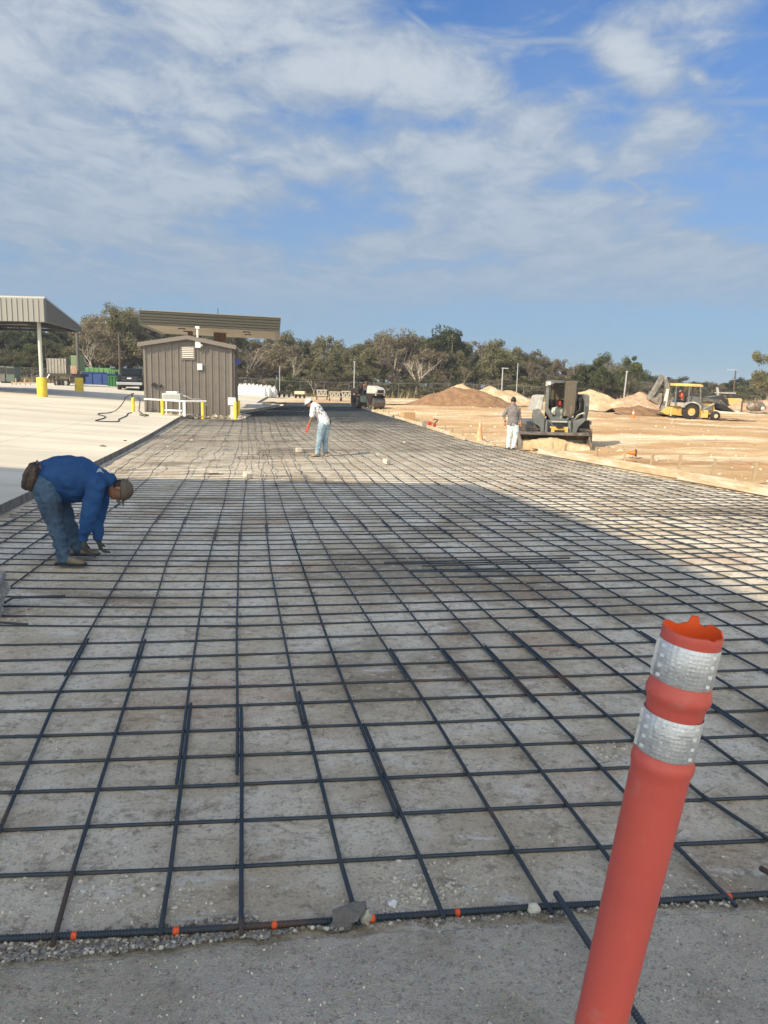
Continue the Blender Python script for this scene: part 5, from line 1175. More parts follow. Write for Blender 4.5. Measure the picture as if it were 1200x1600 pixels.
bare(720, 615, 560, 99, 'thin leafless tree behind the topsoil mound', 11, m_bark, .7, .09)
bare(895, 625, 553, 100, 'tall thin grey leafless tree above the skid steer cab', 14, m_bark, .5, .10)
bare(456, 612, 545, 101, 'leafless sapling right of the bulk bags', 21, m_pale, .6, .08)
bare(490, 613, 590, 99, 'short broken pale trunk by the fence', 25, m_pale, .4, .10)
bare(385, 605, 520, 106, 'pale forked tree just right of the shed', 27, m_pale, .8, .11)
bare(830, 617, 560, 104, 'grey leafless tree with upright branches above the right mound', 33, m_bark, .6, .10)
# dry grass along the fence and scrub floor
def grass():
    r = random.Random(3); mb = MB(); vs = []; fs = []
    for _ in range(42000):
        px = r.uniform(-60, 1280); Y = r.uniform(97.5, 112) if px < 900 else r.uniform(100, 130); x = (px - 600) / F * Y; z = G(x, Y); h = r.uniform(.25, .95) * (.5 + .8 * abs(noise.noise(Vector((x * .3, Y * .3, 0)))) * 2); w = r.uniform(.04, .12); a = r.uniform(0, 3.14); dx, dy = math.cos(a) * w, math.sin(a) * w; k = len(vs); tx, ty_ = r.uniform(-.3, .3), r.uniform(-.3, .3)
        vs += [(x - dx, Y - dy, z - .05), (x + dx, Y + dy, z - .05), (x + tx, Y + ty_, z + h)]; fs.append((k, k + 1, k + 2))
    mb.add(vs, fs); tag(mb.build('dry_grass', M('dry_grass', (.30, .235, .13), .9, (.17, .15, .075), .25, .42, .6), fix=False), 'tall dry grass growing along the far fence', 'grass', kind='stuff')
grass()

# ================================================================ people
m_skin = M('skin', (.42, .22, .14), .55, (.36, .175, .11), 12); m_skind = M('sun_brown_skin', (.20, .095, .06), .55); m_hair = M('black_hair', (.012, .010, .009), .6, bump=.5, bs=90); m_eye = M('eye', (.02, .015, .012), .2)
def human(name_t, J, face, sk, cap=None, bill_dir=None, shirt=None, pants=None, shoes=None, gloves=None, sleeves='long', belly=0.0, width=1.0, voxel=.014, folds=.007, hair=None, hands='curl', head_r=.105, shirt_hem=.06, seated=False, hair_full=False):
    """J: joints (metres, thing space). R/L as the figure's own sides."""
    t = name_t; V = {k: Vector(v) for k, v in J.items()}; face = Vector(face).normalized()
    side = (V['sR'] - V['sL']).normalized(); hs = (V['hR'] - V['hL']).normalized(); up = (V['head'] - V['neck']).normalized(); hd = V['head']; hside = face.cross(up).normalized(); upx = hside.cross(face).normalized()
    body = MB(); ped = lambda v, *r: (v.x, v.y, v.z, *r); W = width
    body.limb([ped(V['pel'], .13, .10), ped(V['mid'], .13 * W, .10), ped(V['chest'], .155 * W, .11), ped(V['chest'].lerp(V['neck'], .75), .070, .06)], side)
    body.limb([ped(V['chest'].lerp(V['neck'], .7), .06, .06), ped(V['neck'], .052, .054), ped(V['neck'].lerp(hd, .7), .05, .055)], side)
    rot = Matrix((hside, face, upx)).transposed(); body.ell(hd, (.076, .096, .118), 18, 12, rot); body.ell(hd + face * .03 - upx * .055, (.055, .062, .06), 14, 8, rot)
    body.ell(hd + face * .103 - upx * .012, (.013, .022, .024), 8, 6, rot); body.ell(hd + face * .09 + upx * .03, (.05, .014, .012), 10, 5, rot); body.ell(hd + face * .085 - upx * .055, (.026, .014, .010), 8, 5, rot)
    for s in (-1, 1): body.ell(hd + hside * s * .08 - face * .005 - upx * .005, (.014, .022, .034), 8, 6, rot)
    for s in 'RL':
        body.limb([ped(V['s' + s], .052), ped(V['e' + s], .040), ped(V['w' + s], .027)]); body.limb([ped(V['h' + s], .082), ped(V['k' + s], .055), ped(V['a' + s], .036)])
    bm_l = []
    for s in 'RL':                                   # hands with thumb and four bent fingers
        w = V['w' + s]; d = (w - V['e' + s]).normalized(); d = Vector(J.get('hd' + s, d)).normalized(); n_ = side.cross(d).normalized() * 1.0; lat = d.cross(n_).normalized()
        bm_l.append((w, d, n_, lat, s))
    def hand(mb, k=1.0, curl=.75):
        for w, d, n_, lat, s in bm_l:
            pc = w + d * .05 * k; mb.limb([ped(w, .028 * k, .024 * k), ped(w + d * .045 * k, .040 * k, .018 * k), ped(w + d * .085 * k, .038 * k, .016 * k)], lat, 10)
            for i, ln in enumerate((.070, .080, .074, .058)):
                a = w + d * .09 * k + lat * (-.027 + .018 * i) * k; b = a + (d * .75 + n_ * curl * .6).normalized() * ln * .5 * k; c = b + (d * .35 + n_ * curl).normalized() * ln * .5 * k; mb.limb([ped(a, .0092 * k), ped(b, .0088 * k), ped(c, .0074 * k)], lat, 7)
            a = w + d * .03 * k - lat * .032 * k; b = a - lat * .02 * k + d * .03 * k + n_ * .01 * k; c = b + d * .026 * k + n_ * .014 * k; mb.limb([ped(a, .012 * k), ped(b, .0105 * k), ped(c, .009 * k)], lat, 7)
    if not gloves: hand(body)
    remesh(body, 'body', sk, t, voxel * .8 if gloves else min(voxel * .8, .009), 2)
    for s in (-1, 1): MB().ell(hd + face * .088 + hside * s * .032 + upx * .012, (.010, .007, .007), 8, 6, rot).build('eye', m_eye, t, smooth=True)
    mb = MB()
    if cap:
        for j in range(7):
            a = j / 6; mb.ell(hd + upx * (.030 + .070 * a) - face * .004, (.094 * math.sqrt(1 - .60 * a * a), .117 * math.sqrt(1 - .60 * a * a), .036), 20, 8, rot)
        c0 = hd + upx * .048 + face * .085; bd = Vector(bill_dir or face).normalized(); q = hside
        ms = remesh(mb, 'cap', cap, t, .008, 2); mb = MB(); vs = []; n = 12
        for i in range(n + 1):
            a = math.pi * i / n; x = math.cos(a) * .075; y = math.sin(a) * .085; dr = -.012 * (x / .075) ** 2
            vs += [tuple(c0 + q * x + bd * (y * 1.15 - .01) + upx * dr), tuple(c0 + q * x + bd * (y - .01) + upx * (dr - .005))]
        fs = [tuple(range(0, 2 * n + 2, 2)), tuple(range(2 * n + 1, 0, -2))] + [(2 * i, 2 * i + 2, 2 * i + 3, 2 * i + 1) for i in range(n)] + [(0, 1, 2 * n + 1, 2 * n)]; mb.add(vs, fs); mb.build('cap_bill', cap[0] if isinstance(cap, list) else cap, ms if False else t, smooth=30)
    if hair:
        mb = MB(); mb.ell(hd - face * .022 + upx * (.03 if hair_full else .0), (.084, .090, .105 if hair_full else .085), 18, 10, rot)
        if hair_full: mb.ell(hd + face * .03 + upx * .085, (.07, .07, .045), 14, 8, rot)
        remesh(mb, 'hair', hair, t, .008, 1, .004, 60)
    if shirt:
        mb = MB(); hem = V['pel'].lerp(V['mid'], -shirt_hem)
        P = [ped(hem, .182 * W + belly * .1, .148 + belly * .15), ped(V['pel'].lerp(V['mid'], .5), .182 * W + belly * .3, .146 + belly * .7), ped(V['mid'], .165 * W + belly * .35, .13 + belly), ped(V['mid'].lerp(V['chest'], .55), .185 * W + belly * .35, .137 + belly * .95), ped(V['chest'], .19 * W, .14 + belly * .35), ped(V['chest'].lerp(V['neck'], .6), .14 * W, .115), ped(V['chest'].lerp(V['neck'], .93), .085, .082)]
        mb.limb(P, side, 20)
        for s in 'RL':
            e, w = V['e' + s], V['w' + s]; sh = V['s' + s]; inn = sh.lerp(V['chest'], .5)
            if sleeves == 'long': mb.limb([ped(inn, .092 * W), ped(sh, .086 * W), ped(sh.lerp(e, .6), .078 * W), ped(e, .068 * W), ped(w.lerp(e, .35), .056 * W), ped(w.lerp(e, .04), .044)])
            elif sleeves == 'elbow': mb.limb([ped(inn, .082), ped(sh, .072), ped(e, .056), ped(e.lerp(w, .25), .050)])
            else: mb.limb([ped(inn, .082), ped(sh, .075), ped(sh.lerp(e, .72), .068)])
        remesh(mb, 'shirt', shirt, t, voxel, 3, folds, 8, 2)
    if pants:
        mb = MB(); mb.limb([ped(V['pel'].lerp(V['mid'], .12), .158 * W, .118), ped(V['pel'], .172 * W, .130), ped(V['pel'].lerp((V['hR'] + V['hL']) / 2, 1.1), .165, .13)], hs, 20)
        for s in 'RL': mb.limb([ped(V['pel'].lerp(V['h' + s], .8), .10), ped(V['h' + s], .118 * W), ped(V['h' + s].lerp(V['k' + s], .5), .104 * W), ped(V['k' + s], .080), ped(V['k' + s].lerp(V['a' + s], .5), .074), ped(V['a' + s] + Vector((0, 0, .01)), .066)])
        remesh(mb, 'jeans', pants, t, voxel, 2, folds, 11, 5)
    if shoes:
        for s in 'RL':
            a = V['a' + s]; tdir = Vector(J['t' + s]) - a; tdir.z = 0; tdir.normalize(); lat = Vector((-tdir.y, tdir.x, 0)); z0 = a.z - .065
            mb = MB(); base = Vector((a.x, a.y, z0)); mb.limb([ped(base + Vector((0, 0, .1)), .045), ped(base + Vector((0, 0, .045)), .05)], lat, 12); mb.limb([ped(base - tdir * .05 + Vector((0, 0, .045)), .042, .042), ped(base + tdir * .07 + Vector((0, 0, .045)), .046, .044), ped(base + tdir * .16 + Vector((0, 0, .032)), .048, .030), ped(base + tdir * .20 + Vector((0, 0, .028)), .040, .024)], lat, 14)
            bo = remesh(mb, 'boot', shoes, t, .008, 2); c = base + tdir * .07; rzz = math.atan2(tdir.y, tdir.x)
            MB().box((c.x, c.y, z0 + .008), (.31, .10, .022), rz=rzz).build('sole', m_black, bo, bevel=.008)
    if gloves:
        allh = list(bm_l)
        for one in allh:
            bm_l[:] = [one]; mb = MB(); hand(mb, 1.28, .8); w, d = one[0], one[1]; mb.limb([ped(w - d * .05, .036), ped(w + d * .01, .038)]); remesh(mb, 'glove', gloves, t, .0075, 1)
    return V, face, hside, upx
m_denim = M('blue_denim', (.035, .070, .125), .85, (.065, .115, .18), 5, .38, .66, bump=.5, bs=70, c3=(.03, .045, .07), sc3=2.2, lo3=.52, hi3=.66); m_denimL = M('light_denim', (.15, .23, .30), .85, (.28, .37, .43), 4, bump=.4, bs=60); m_denimW = M('bleached_denim', (.58, .64, .66), .85, (.44, .52, .56), 5, bump=.4, bs=60)
m_blue = M('blue_jersey', (.010, .060, .185), .8, (.007, .042, .135), 3, .4, .62, bump=.35, bs=45); m_tee = M('white_tee', (.70, .69, .68), .8, (.60, .60, .60), 5, bump=.3, bs=40)
def tee_mat(c, r):
    g = G2('printed_tee'); g.b.inputs['Roughness'].default_value = .8
    d = g.N.new('ShaderNodeVectorMath'); d.operation = 'DISTANCE'; g.L.new(g.tc, d.inputs[0]); d.inputs[1].default_value = c
    m = g.ma('MULTIPLY', g.rg(d.outputs['Value'], r, r * .85), g.rg(g.noise(22, 3, .6), .46, .54)); col = g.mix(m, (.70, .69, .68), (.16, .18, .22)); g.col(col, .8); g.bump([(g.noise(14, 4, .6), .02, .5)]); return g.m
m_gshirt = M('grey_knit', (.175, .165, .165), .85, (.14, .13, .135), 6, bump=.3, bs=50)
m_boot = M('dusty_boot', (.20, .175, .13), .85, (.13, .11, .08), 12); m_boot2 = M('tan_boot', (.34, .20, .10), .8); m_dshoe = M('dark_shoe', (.04, .035, .03), .7); m_glove = M('dark_glove', (.030, .028, .026), .85, (.075, .07, .06), 16); m_rglove = M('red_glove', (.55, .05, .04), .7); m_capk = M('brown_cap', (.065, .050, .038), .8, (.105, .085, .065), 12); m_capw = M('pale_cap', (.45, .58, .60), .8, (.55, .62, .62), 12)
m_leather = M('brown_leather', (.20, .085, .035), .6, (.12, .05, .025), 8); m_leatherd = M('dark_leather', (.035, .024, .018), .6, (.07, .045, .03), 14, bump=.5, bs=40)
def worker_blue():
    p = at(107, 884); z = G(p.x, p.y) + .02; S = 1.0; t = thing('person', 'worker in a blue long sleeve shirt and cap bent over tying bars', 'person', (p.x, p.y, z))
    q = lambda px, py, dy=0.0: (lambda a: (a.x - p.x, dy, a.z - z))(atY(px, py, p.y + dy))
    J = dict(pel=q(67, 745, .08), mid=q(105, 748, .08), chest=q(146, 752, .07), neck=q(173, 752, .05), head=q(187, 766, .04),
             sR=q(150, 757, -.13), sL=q(158, 757, .26), eR=q(139, 803, -.20), eL=q(152, 812, .24), wR=q(130, 842, -.16), wL=q(153, 841, .20),
             hR=q(70, 757, -.07), hL=q(76, 757, .20), kR=q(86, 818, -.10), kL=q(105, 812, .26), aR=q(100, 872, -.10), aL=q(121, 858, .34), tR=q(130, 880, -.12), tL=q(152, 865, .36), hdR=(.12, 0, -1), hdL=(.25, .0, -1))
    V, face, hs_, ux = human(t, J, (.06, -.30, -.95), m_skind, cap=m_capk, bill_dir=(-.10, -.25, -.96), shirt=m_blue, pants=m_denim, shoes=m_boot, gloves=m_glove, belly=.105, width=1.12, voxel=.010, folds=.011, hair=m_hair, shirt_hem=-.02)
    from mathutils.bvhtree import BVHTree
    so_ = [o for o in bpy.data.objects if o.parent == t and o.name.startswith('shirt')][0]; bv = BVHTree.FromPolygons([v.co + t.location for v in so_.data.vertices], [tuple(f.vertices) for f in so_.data.polygons]); top = []; bot = []
    for i in range(9):
        u = i / 8; px = 151 + 11 * u; h = 5.5 * math.sin(math.pi * u)
        for lst, py in ((top, 737 - 6.5 * math.sin(math.pi * min(1, u * 1.1)) + 1.5 * u), (bot, 738.5 - 2.0 * math.sin(math.pi * u) + 1.0 * u)):
            r_ = fwd + cR * ((px - 600) / F) - cU * ((py - 800) / F); hit = bv.ray_cast(CAM, r_.normalized()); 
            if hit[0]: lst.append(hit[0] - r_.normalized() * .010 - t.location)
    if len(top) == len(bot) == 9: mb = MB(); mb.add(top + bot, [(i, i + 1, i + 10, i + 9) for i in range(8)]); mb.build('shoulder_mark', M('faded_print', (.30, .36, .40), .8), so_, smooth=True)
    # tool belt and pouch
    a = Vector(q(61, 737, -.06)); mb = MB(); mb.limb([(*q(58, 723, .10), .03, .018), (*q(60, 729, -.075), .035, .018), (*q(66, 742, -.105), .038, .016), (*q(76, 747, -.10), .034, .014)], (0, 0, 1), 10); remesh(mb, 'tool_belt', m_leather, t, .008, 1)
    mb = MB(); mb.limb([(*q(52, 730, -.04), .075, .05), (*q(46, 744, -.05), .085, .06), (*q(43, 758, -.05), .075, .055)], (0, 1, 0), 12); mb.limb([(*q(55, 733, -.14), .04, .04), (*q(50, 750, -.16), .05, .045), (*q(48, 762, -.15), .042, .04)], (0, 1, 0), 10)
    pch = remesh(mb, 'tool_pouch', m_leatherd, t, .009, 1, .004, 20); MB().tube([q(60, 724, -.15), q(56, 737, -.19)], .012, 8).build('tool_handle', m_black, pch); MB().tube([q(54, 722, -.10), q(52, 734, -.13)], .014, 8).build('tool_handle', m_black, pch)
    k = thing('pliers', 'dark pliers in the right glove of the worker in blue', 'pliers', t.location); MB().tube([q(131, 856, -.13), q(137, 861, -.10), q(143, 867, -.05)], [.011, .010, .006], 8).build('handle', m_black, k); MB().tube([q(128, 858, -.14), q(137, 861, -.10), q(149, 870, -.04)], [.008, .013, .010], 8).build('jaw', M('tool_steel', (.10, .10, .10), .4, metal=.8), k); MB().tube([q(158, 856, .2), q(157, 862, .2)], [.012, .009], 6).build('wire_end', m_black, k) if False else None
worker_blue()
def worker_white():
    p = at(503, 713); z = G(p.x, p.y) + .02; t = thing('person', 'worker in a white t shirt and pale cap leaning over mid pad', 'person', (p.x, p.y, z))
    q = lambda px, py, dy=0.0: (lambda a: (a.x - p.x, dy, a.z - z))(atY(px, py, p.y + dy))
    J = dict(pel=q(506.5, 659, .02), mid=q(502, 648, .02), chest=q(494, 638, .02), neck=q(487.5, 632, .0), head=q(483, 629.5, -.02), sR=q(497, 639, .17) , sL=q(489, 638, -.17), eR=q(510, 650, .30), eL=q(487, 653, -.24), wR=q(508, 660, .28), wL=q(481, 668, -.26),
             hR=q(509.5, 664, .10), hL=q(503, 664, -.09), kR=q(508, 687, .10), kL=q(499, 688, -.10), aR=q(508.5, 709, .12), aL=q(495.5, 710, -.12), tR=(.15, -.15, .05), tL=(-.30, -.35, .05), hdL=(-.35, 0, -1), hdR=(-.1, .1, -1))
    human(t, J, (-.75, -.30, -.58), m_skind, cap=m_capw, bill_dir=(-.72, -.25, -.66), shirt=tee_mat(q(500, 640, -.16), .17), pants=m_denimL, shoes=m_boot2, sleeves='short', hair=m_hair, voxel=.012, folds=.010, width=1.02, gloves=None)
    mb = MB(); w = Vector(J['wL']); d = Vector((-.35, 0, -1)).normalized()
    mb.limb([(*(w - d * .04), .042), (*(w + d * .03), .046, .03), (*(w + d * .10), .048, .026)], (0, 1, 0), 10); [mb.limb([(*(w + d * .10 + Vector((0, o, 0))), .011), (*(w + d * .15 + Vector((.01, o, 0))), .011), (*(w + d * .175 + Vector((.03, o, 0))), .009)], (0, 1, 0), 7) for o in (-.03, -.01, .01, .03)]; mb.limb([(*(w + d * .03 + Vector((0, -.04, 0))), .013), (*(w + d * .10 + Vector((.03, -.055, 0))), .011)], (0, 1, 0), 7); remesh(mb, 'red_glove', m_rglove, t, .008, 1)
    MB().lohi((-.16, -.01, 0), (.16, .01, .06)); a = Vector(J['pel']); MB().box(a + Vector((.16, .05, -.02)), (.05, .06, .14), ry=.3).build('belt_case', m_black, t, bevel=.01)
worker_white()
def worker_grey():
    p = at(800, 702); z = G(p.x, p.y) + .01; t = thing('person', 'man in grey shirt and bleached jeans standing beside the skid steer', 'person', (p.x, p.y, z))
    q = lambda px, py, dy=0.0: (lambda a: (a.x - p.x, dy, a.z - z))(atY(px, py, p.y + dy))
    J = dict(pel=q(801.5, 662, 0), mid=q(801.5, 652, 0), chest=q(801.5, 641, 0), neck=q(801.8, 632.5, 0), head=q(802.4, 626.5, .02), sL=q(793.5, 638.5, 0), sR=q(810, 638.5, 0), eL=q(787, 650, .0), eR=q(812, 652, .05), wL=q(789.5, 659, -.04), wR=q(813.3, 662.5, .0),
             hL=q(798, 666, 0), hR=q(805, 666, 0), kL=q(796, 683, .02), kR=q(806, 683, -.02), aL=q(794, 699, 0), aR=q(802, 699.5, -.05), tL=(-.18, .3, 0), tR=(.10, .25, 0), hdL=(.05, .05, -1), hdR=(.05, .1, -1))
    human(t, J, (.25, .95, -.18), m_skin, hair=m_hair, hair_full=True, shirt=m_gshirt, pants=m_denimW, shoes=m_dshoe, sleeves='elbow', voxel=.012, folds=.012, shirt_hem=.0)
    w = Vector(J['wL']); MB().cyl(w + Vector((0, 0, .0)), w + Vector((0, 0, .03)), .036).build('watch', m_black, t)
worker_grey()
def seated(parent_loc, label, rz, shirtm, S=1.0, capm=None, pantm=None, skm=None, arms=((-.20, -.30, .30), (.20, -.30, .30))):
    """figure sitting at the controls, facing its own -y; origin on the seat"""
    t = thing('person', label, 'person', parent_loc, rz, sc=S)
    J = dict(pel=(0, 0, .10), mid=(0, .01, .30), chest=(0, -.01, .46), neck=(0, -.03, .58), head=(0, -.08, .68), sR=(-.19, -.01, .50), sL=(.19, -.01, .50), eR=(-.25, -.10, .27), eL=(.25, -.10, .27), wR=arms[0], wL=arms[1], hR=(-.09, -.05, .08), hL=(.09, -.05, .08), kR=(-.14, -.46, .10), kL=(.14, -.46, .10), aR=(-.14, -.58, -.28), aL=(.14, -.58, -.28), tR=(-.14, -.9, -.3), tL=(.14, -.9, -.3))
    human(t, J, (0, -.85, -.45), skm or m_skind, cap=capm, bill_dir=(0, -.9, -.35), shirt=shirtm, pants=pantm or m_denim, shoes=m_dshoe, sleeves='short', voxel=.018, folds=.006, hair=m_hair); return t

# ================================================================ machines
m_mg = M('machine_grey', (.10, .11, .11), .45, (.16, .16, .15), 3, .45, .7, spec=.5, c3=(.30, .26, .20), sc3=5, lo3=.58, hi3=.75); m_mgl = M('machine_light_grey', (.44, .44, .42), .5, (.34, .33, .30), 4); m_steelw = M('worn_steel', (.16, .145, .13), .5, (.30, .25, .19), 4, metal=.5); m_my = M('machine_yellow', (.56, .36, .09), .6, (.46, .34, .16), 3, .5, .7, c3=(.48, .38, .25), sc3=1.8, lo3=.48, hi3=.66)
m_track = M('track_rubber', (.035, .033, .031), .85, (.12, .10, .075), 5); m_mesh = M('dusty_glass', (.10, .09, .075), .25, (.16, .135, .105), 2.5, spec=.6)
def clear_glass():
    m, nt, b = principled('cab_glass'); N, L = nt.nodes, nt.links; tr = N.new('ShaderNodeBsdfTransparent'); tr.inputs[0].default_value = (.62, .60, .56, 1); b.inputs['Base Color'].default_value = (.22, .19, .15, 1); b.inputs['Roughness'].default_value = .25
    mx = N.new('ShaderNodeMixShader'); mx.inputs[0].default_value = .42; L.new(tr.outputs[0], mx.inputs[1]); L.new(b.outputs[0], mx.inputs[2]); L.new(mx.outputs[0], N['Material Output'].inputs[0]); return m
m_cg = clear_glass()
def skid():
    p = at(873, 706); Y = p.y; g = G(p.x, Y); t = thing('skid_steer', 'grey compact track loader facing the camera with dirt in its bucket', 'loader', (p.x, Y, g)); k = 1 / 47.5
    X = lambda u: (u / 9.6 - 63) * k * 1.02                # zoomed photo column -> metres from the machine's middle
    def Z(v, dy): return atY(873, 585 + v / 9.6, Y + dy).z - g + 0.0
    def XX(u, dy): return atY(810 + u / 9.6, 650, Y + dy).x - p.x
    # bucket ------------------------------------------------------------
    xl, xr = XX(62, 0), XX(1132, 0); zt = Z(905, .1); zb = .03
    prof = [(0, zb), (.02, zb - .02), (.62, zb - .02), (.80, .14), (.84, .34), (.70, zt + .02), (.58, zt + .05)]
    inner = [(.60, zt + .005), (.68, zt - .02), (.80, .34), (.76, .16), (.60, zb + .012), (0, zb + .01)]
    b = MB(); b.prism(prof + inner, 'x', xl + .02, xr - .02); bk = b.build('bucket', m_steelw, t, bevel=.006)
    for s, x in ((0, xl), (1, xr)): MB().prism([(0, zb - .03), (.62, zb - .03), (.82, .12), (.86, .34), (.72, zt + .03), (.56, zt + .06), (.03, .30)], 'x', x - .0 + (0 if s == 0 else -.028), x + (.028 if s == 0 else 0)).build('bucket_side', m_steelw, bk)
    MB().lohi((xl + .03, .30, zt - .035), (xr - .03, .60, zt + .055)).build('top_lip', M('scuffed_lip', (.20, .18, .165), .45, (.10, .09, .085), 6, metal=.4), bk, bevel=.012)
    # dirt heaped in the bucket
    n = 60; vs = []; 
    for j in range(13):
        for i in range(n + 1):
            u = i / n; x = xl + .035 + (xr - xl - .07) * u; v = j / 12; y = .03 + v * .70; hgt = .15 * math.exp(-((u - .46) / .28) ** 2) + .25 - .08 * u; hgt += .025 * noise.noise(Vector((x * 3, y * 4, 0))) + .03 * noise.noise(Vector((x * 7, y * 7, 1)))
            vs.append((x, y, zb - .03 + (hgt + .03) * (0 if j == 0 else sm(-.55, .30, v)) * 1.05))
    mb = MB(); mb.add(vs, [(j * (n + 1) + i, j * (n + 1) + i + 1, (j + 1) * (n + 1) + i + 1, (j + 1) * (n + 1) + i) for j in range(12) for i in range(n)]); o = mb.build('dirt_load', m_tan, smooth=True); o.location = (p.x, Y, g); tag(o, 'tan dirt heaped inside the bucket of the track loader', 'dirt')
    # tracks ------------------------------------------------------------
    for s, (u0, u1, vt) in ((-1, (150, 400, 720)), (1, (850, 1105, 690))):
        a, b_ = XX(u0, 1.2), XX(u1, 1.2); a, b_ = (a, min(b_, a + .48)) if s < 0 else (max(a, b_ - .48), b_); zt_ = Z(vt, 1.2)
        pr = []
        for q in range(9): an = math.pi * q / 8 + math.pi / 2; pr.append((1.30 + .36 * math.cos(an), .36 + .34 * math.sin(an)))
        for q in range(9): an = math.pi * q / 8 - math.pi / 2; pr.append((2.75 + .34 * math.cos(an), .36 + .34 * math.sin(an)))
        pr = [(1.3 - .34 * math.sin(math.pi * q / 8), .36 - .34 * math.cos(math.pi * q / 8)) for q in range(9)] + [(1.55, min(zt_, .95)), (2.8, min(zt_, .95))] + [(2.8 + .34 * math.sin(math.pi * q / 8), .40 + .36 * math.cos(math.pi * q / 8)) for q in range(9)]
        tr = MB().prism(pr, 'x', a, b_).build('track', m_track, t, bevel=.02); mb = MB()
        for q in range(12): z_ = .05 + q * .055; mb.box(((a + b_) / 2, .965 - .0 + .0 * q, z_ + .04), (b_ - a - .03, .05, .025))
        for y in lin(1.4, 2.8, 12): mb.lohi((a + .02, y, .0), (b_ - .02, y + .05, .03))
        mb.build('track_lug', m_track, tr)
        MB().prism([(1.25, zt_ - .12), (1.25, zt_), (2.9, zt_ + .05), (2.9, zt_ - .1)], 'x', a - .02, b_ + .02).build('fender', m_mg, t, bevel=.015)
    # chassis, lift arms, quick attach ------------------------------------
    MB().lohi((XX(400, 1.2), 1.25, .25), (XX(820, 1.2), 3.1, Z(690, 1.2))).build('chassis', m_mg, t, bevel=.03)
    for s, pts_, up in ((-1, [(225, 540), (300, 520), (395, 640), (395, 895), (345, 895), (335, 800), (235, 735), (215, 640)], [(265, 330), (345, 308), (322, 420), (320, 540), (215, 560)]), (1, [(840, 690), (1000, 640), (1010, 680), (905, 790), (878, 895), (830, 895), (828, 700)], [(885, 300), (960, 285), (1005, 310), (1008, 520), (985, 680), (930, 690), (930, 400), (885, 345)])):
        MB().prism([(XX(u, .95), Z(v, .95)) for u, v in pts_], 'y', .92, 1.12).build('lift_arm', m_mg, t, bevel=.015)
        MB().prism([(XX(u, 1.9), Z(v, 1.9)) for u, v in up], 'y', 1.5, 2.9).build('arm_tower', m_mgl if s < 0 else m_mg, t, bevel=.03)
        x = XX(430 if s < 0 else 790, .95); MB().tube([(x, 1.0, .36), (x, 1.02, .62), (x, 1.04, Z(690, 1.0))], [.075, .075, .06], 12).build('cylinder', m_mg, t, smooth=40); MB().cyl((x, 1.0, .30), (x, .98, .42), .035).build('rod', m_chrome, t)
    MB().prism([(XX(u, 1.0), Z(v, 1.0)) for u, v in [(880, 880), (905, 790), (985, 700), (1100, 684), (1108, 820), (1000, 850)]], 'y', 1.18, 1.24).build('fender_panel', m_dark, t, bevel=.02)
    MB().prism([(XX(u, 1.0), Z(v, 1.0)) for u, v in [(150, 730), (230, 720), (300, 790), (330, 850), (170, 895), (130, 890)]], 'y', 1.18, 1.24).build('fender_panel', m_mg, t, bevel=.02)
    yq = MB(); yq.lohi((XX(500, .95), .86, Z(835, .95)), (XX(750, .95), .98, Z(785, .95))); yq.lohi((XX(500, .95), .84, Z(870, .95)), (XX(545, .95), .96, Z(836, .95))); yq.lohi((XX(705, .95), .84, Z(880, .95)), (XX(750, .95), .96, Z(836, .95))); yq.lohi((XX(480, .95), .87, Z(810, .95)), (XX(499, .95), .93, Z(780, .95))); yq.build('quick_attach', m_my, t, bevel=.012)
    MB().box((XX(620, .9), .84, Z(775, .95)), (.22, .1, .10)).build('dirt_clod', m_dark, t, bevel=.02); MB().lohi((XX(530, 1), .95, Z(895, 1)), (XX(695, 1), 1.1, Z(842, 1))).build('attach_plate', m_mg, t); MB().lohi((XX(490, 1), .88, .36), (XX(760, 1), .95, .42)).build('hinge_bar', m_dark, t)
    MB().lohi((XX(505, 1.1), 1.10, Z(722, 1.1)), (XX(740, 1.1), 1.22, Z(703, 1.1))).build('step', m_mgl, t, bevel=.01)
    # cab ----------------------------------------------------------------
    d0 = 1.28; P = lambda u, v, d=d0: (XX(u, d), Z(v, d))
    outer = [P(395, 105), P(860, 95), P(868, 200), P(835, 600), P(740, 690), P(490, 690), P(400, 560)]; open_ = [P(442, 190), P(520, 130), P(820, 128), P(805, 560), P(722, 664), P(528, 650), P(444, 500)]
    def ring(a, b, y0, y1):
        mb = MB(); n = len(a); vs = [(x, y0, z) for x, z in a] + [(x, y0, z) for x, z in b] + [(x, y1, z) for x, z in a] + [(x, y1, z) for x, z in b]
        fs = []
        for i in range(n): j = (i + 1) % n; fs += [(i, j, n + j, n + i), (2 * n + i, 3 * n + i, 3 * n + j, 2 * n + j), (i, 2 * n + i, 2 * n + j, j), (n + i, n + j, 3 * n + j, 3 * n + i)]
        mb.add(vs, fs); return mb
    ring(outer, open_, d0, d0 + .09).build('cab_frame', m_mg, t, bevel=.012)
    d1 = d0 + 1.3; P1 = lambda u, v: (XX(628 + (u - 628) * .95, d1), Z(105, d0) + (Z(v, d0) - Z(105, d0)) * 1.0)
    ring([P1(395, 105), P1(860, 100), P1(862, 480), P1(400, 480)], [P1(450, 160), P1(810, 160), P1(810, 420), P1(450, 420)], d1 - .05, d1 + .04).build('rear_frame', m_mg, t)
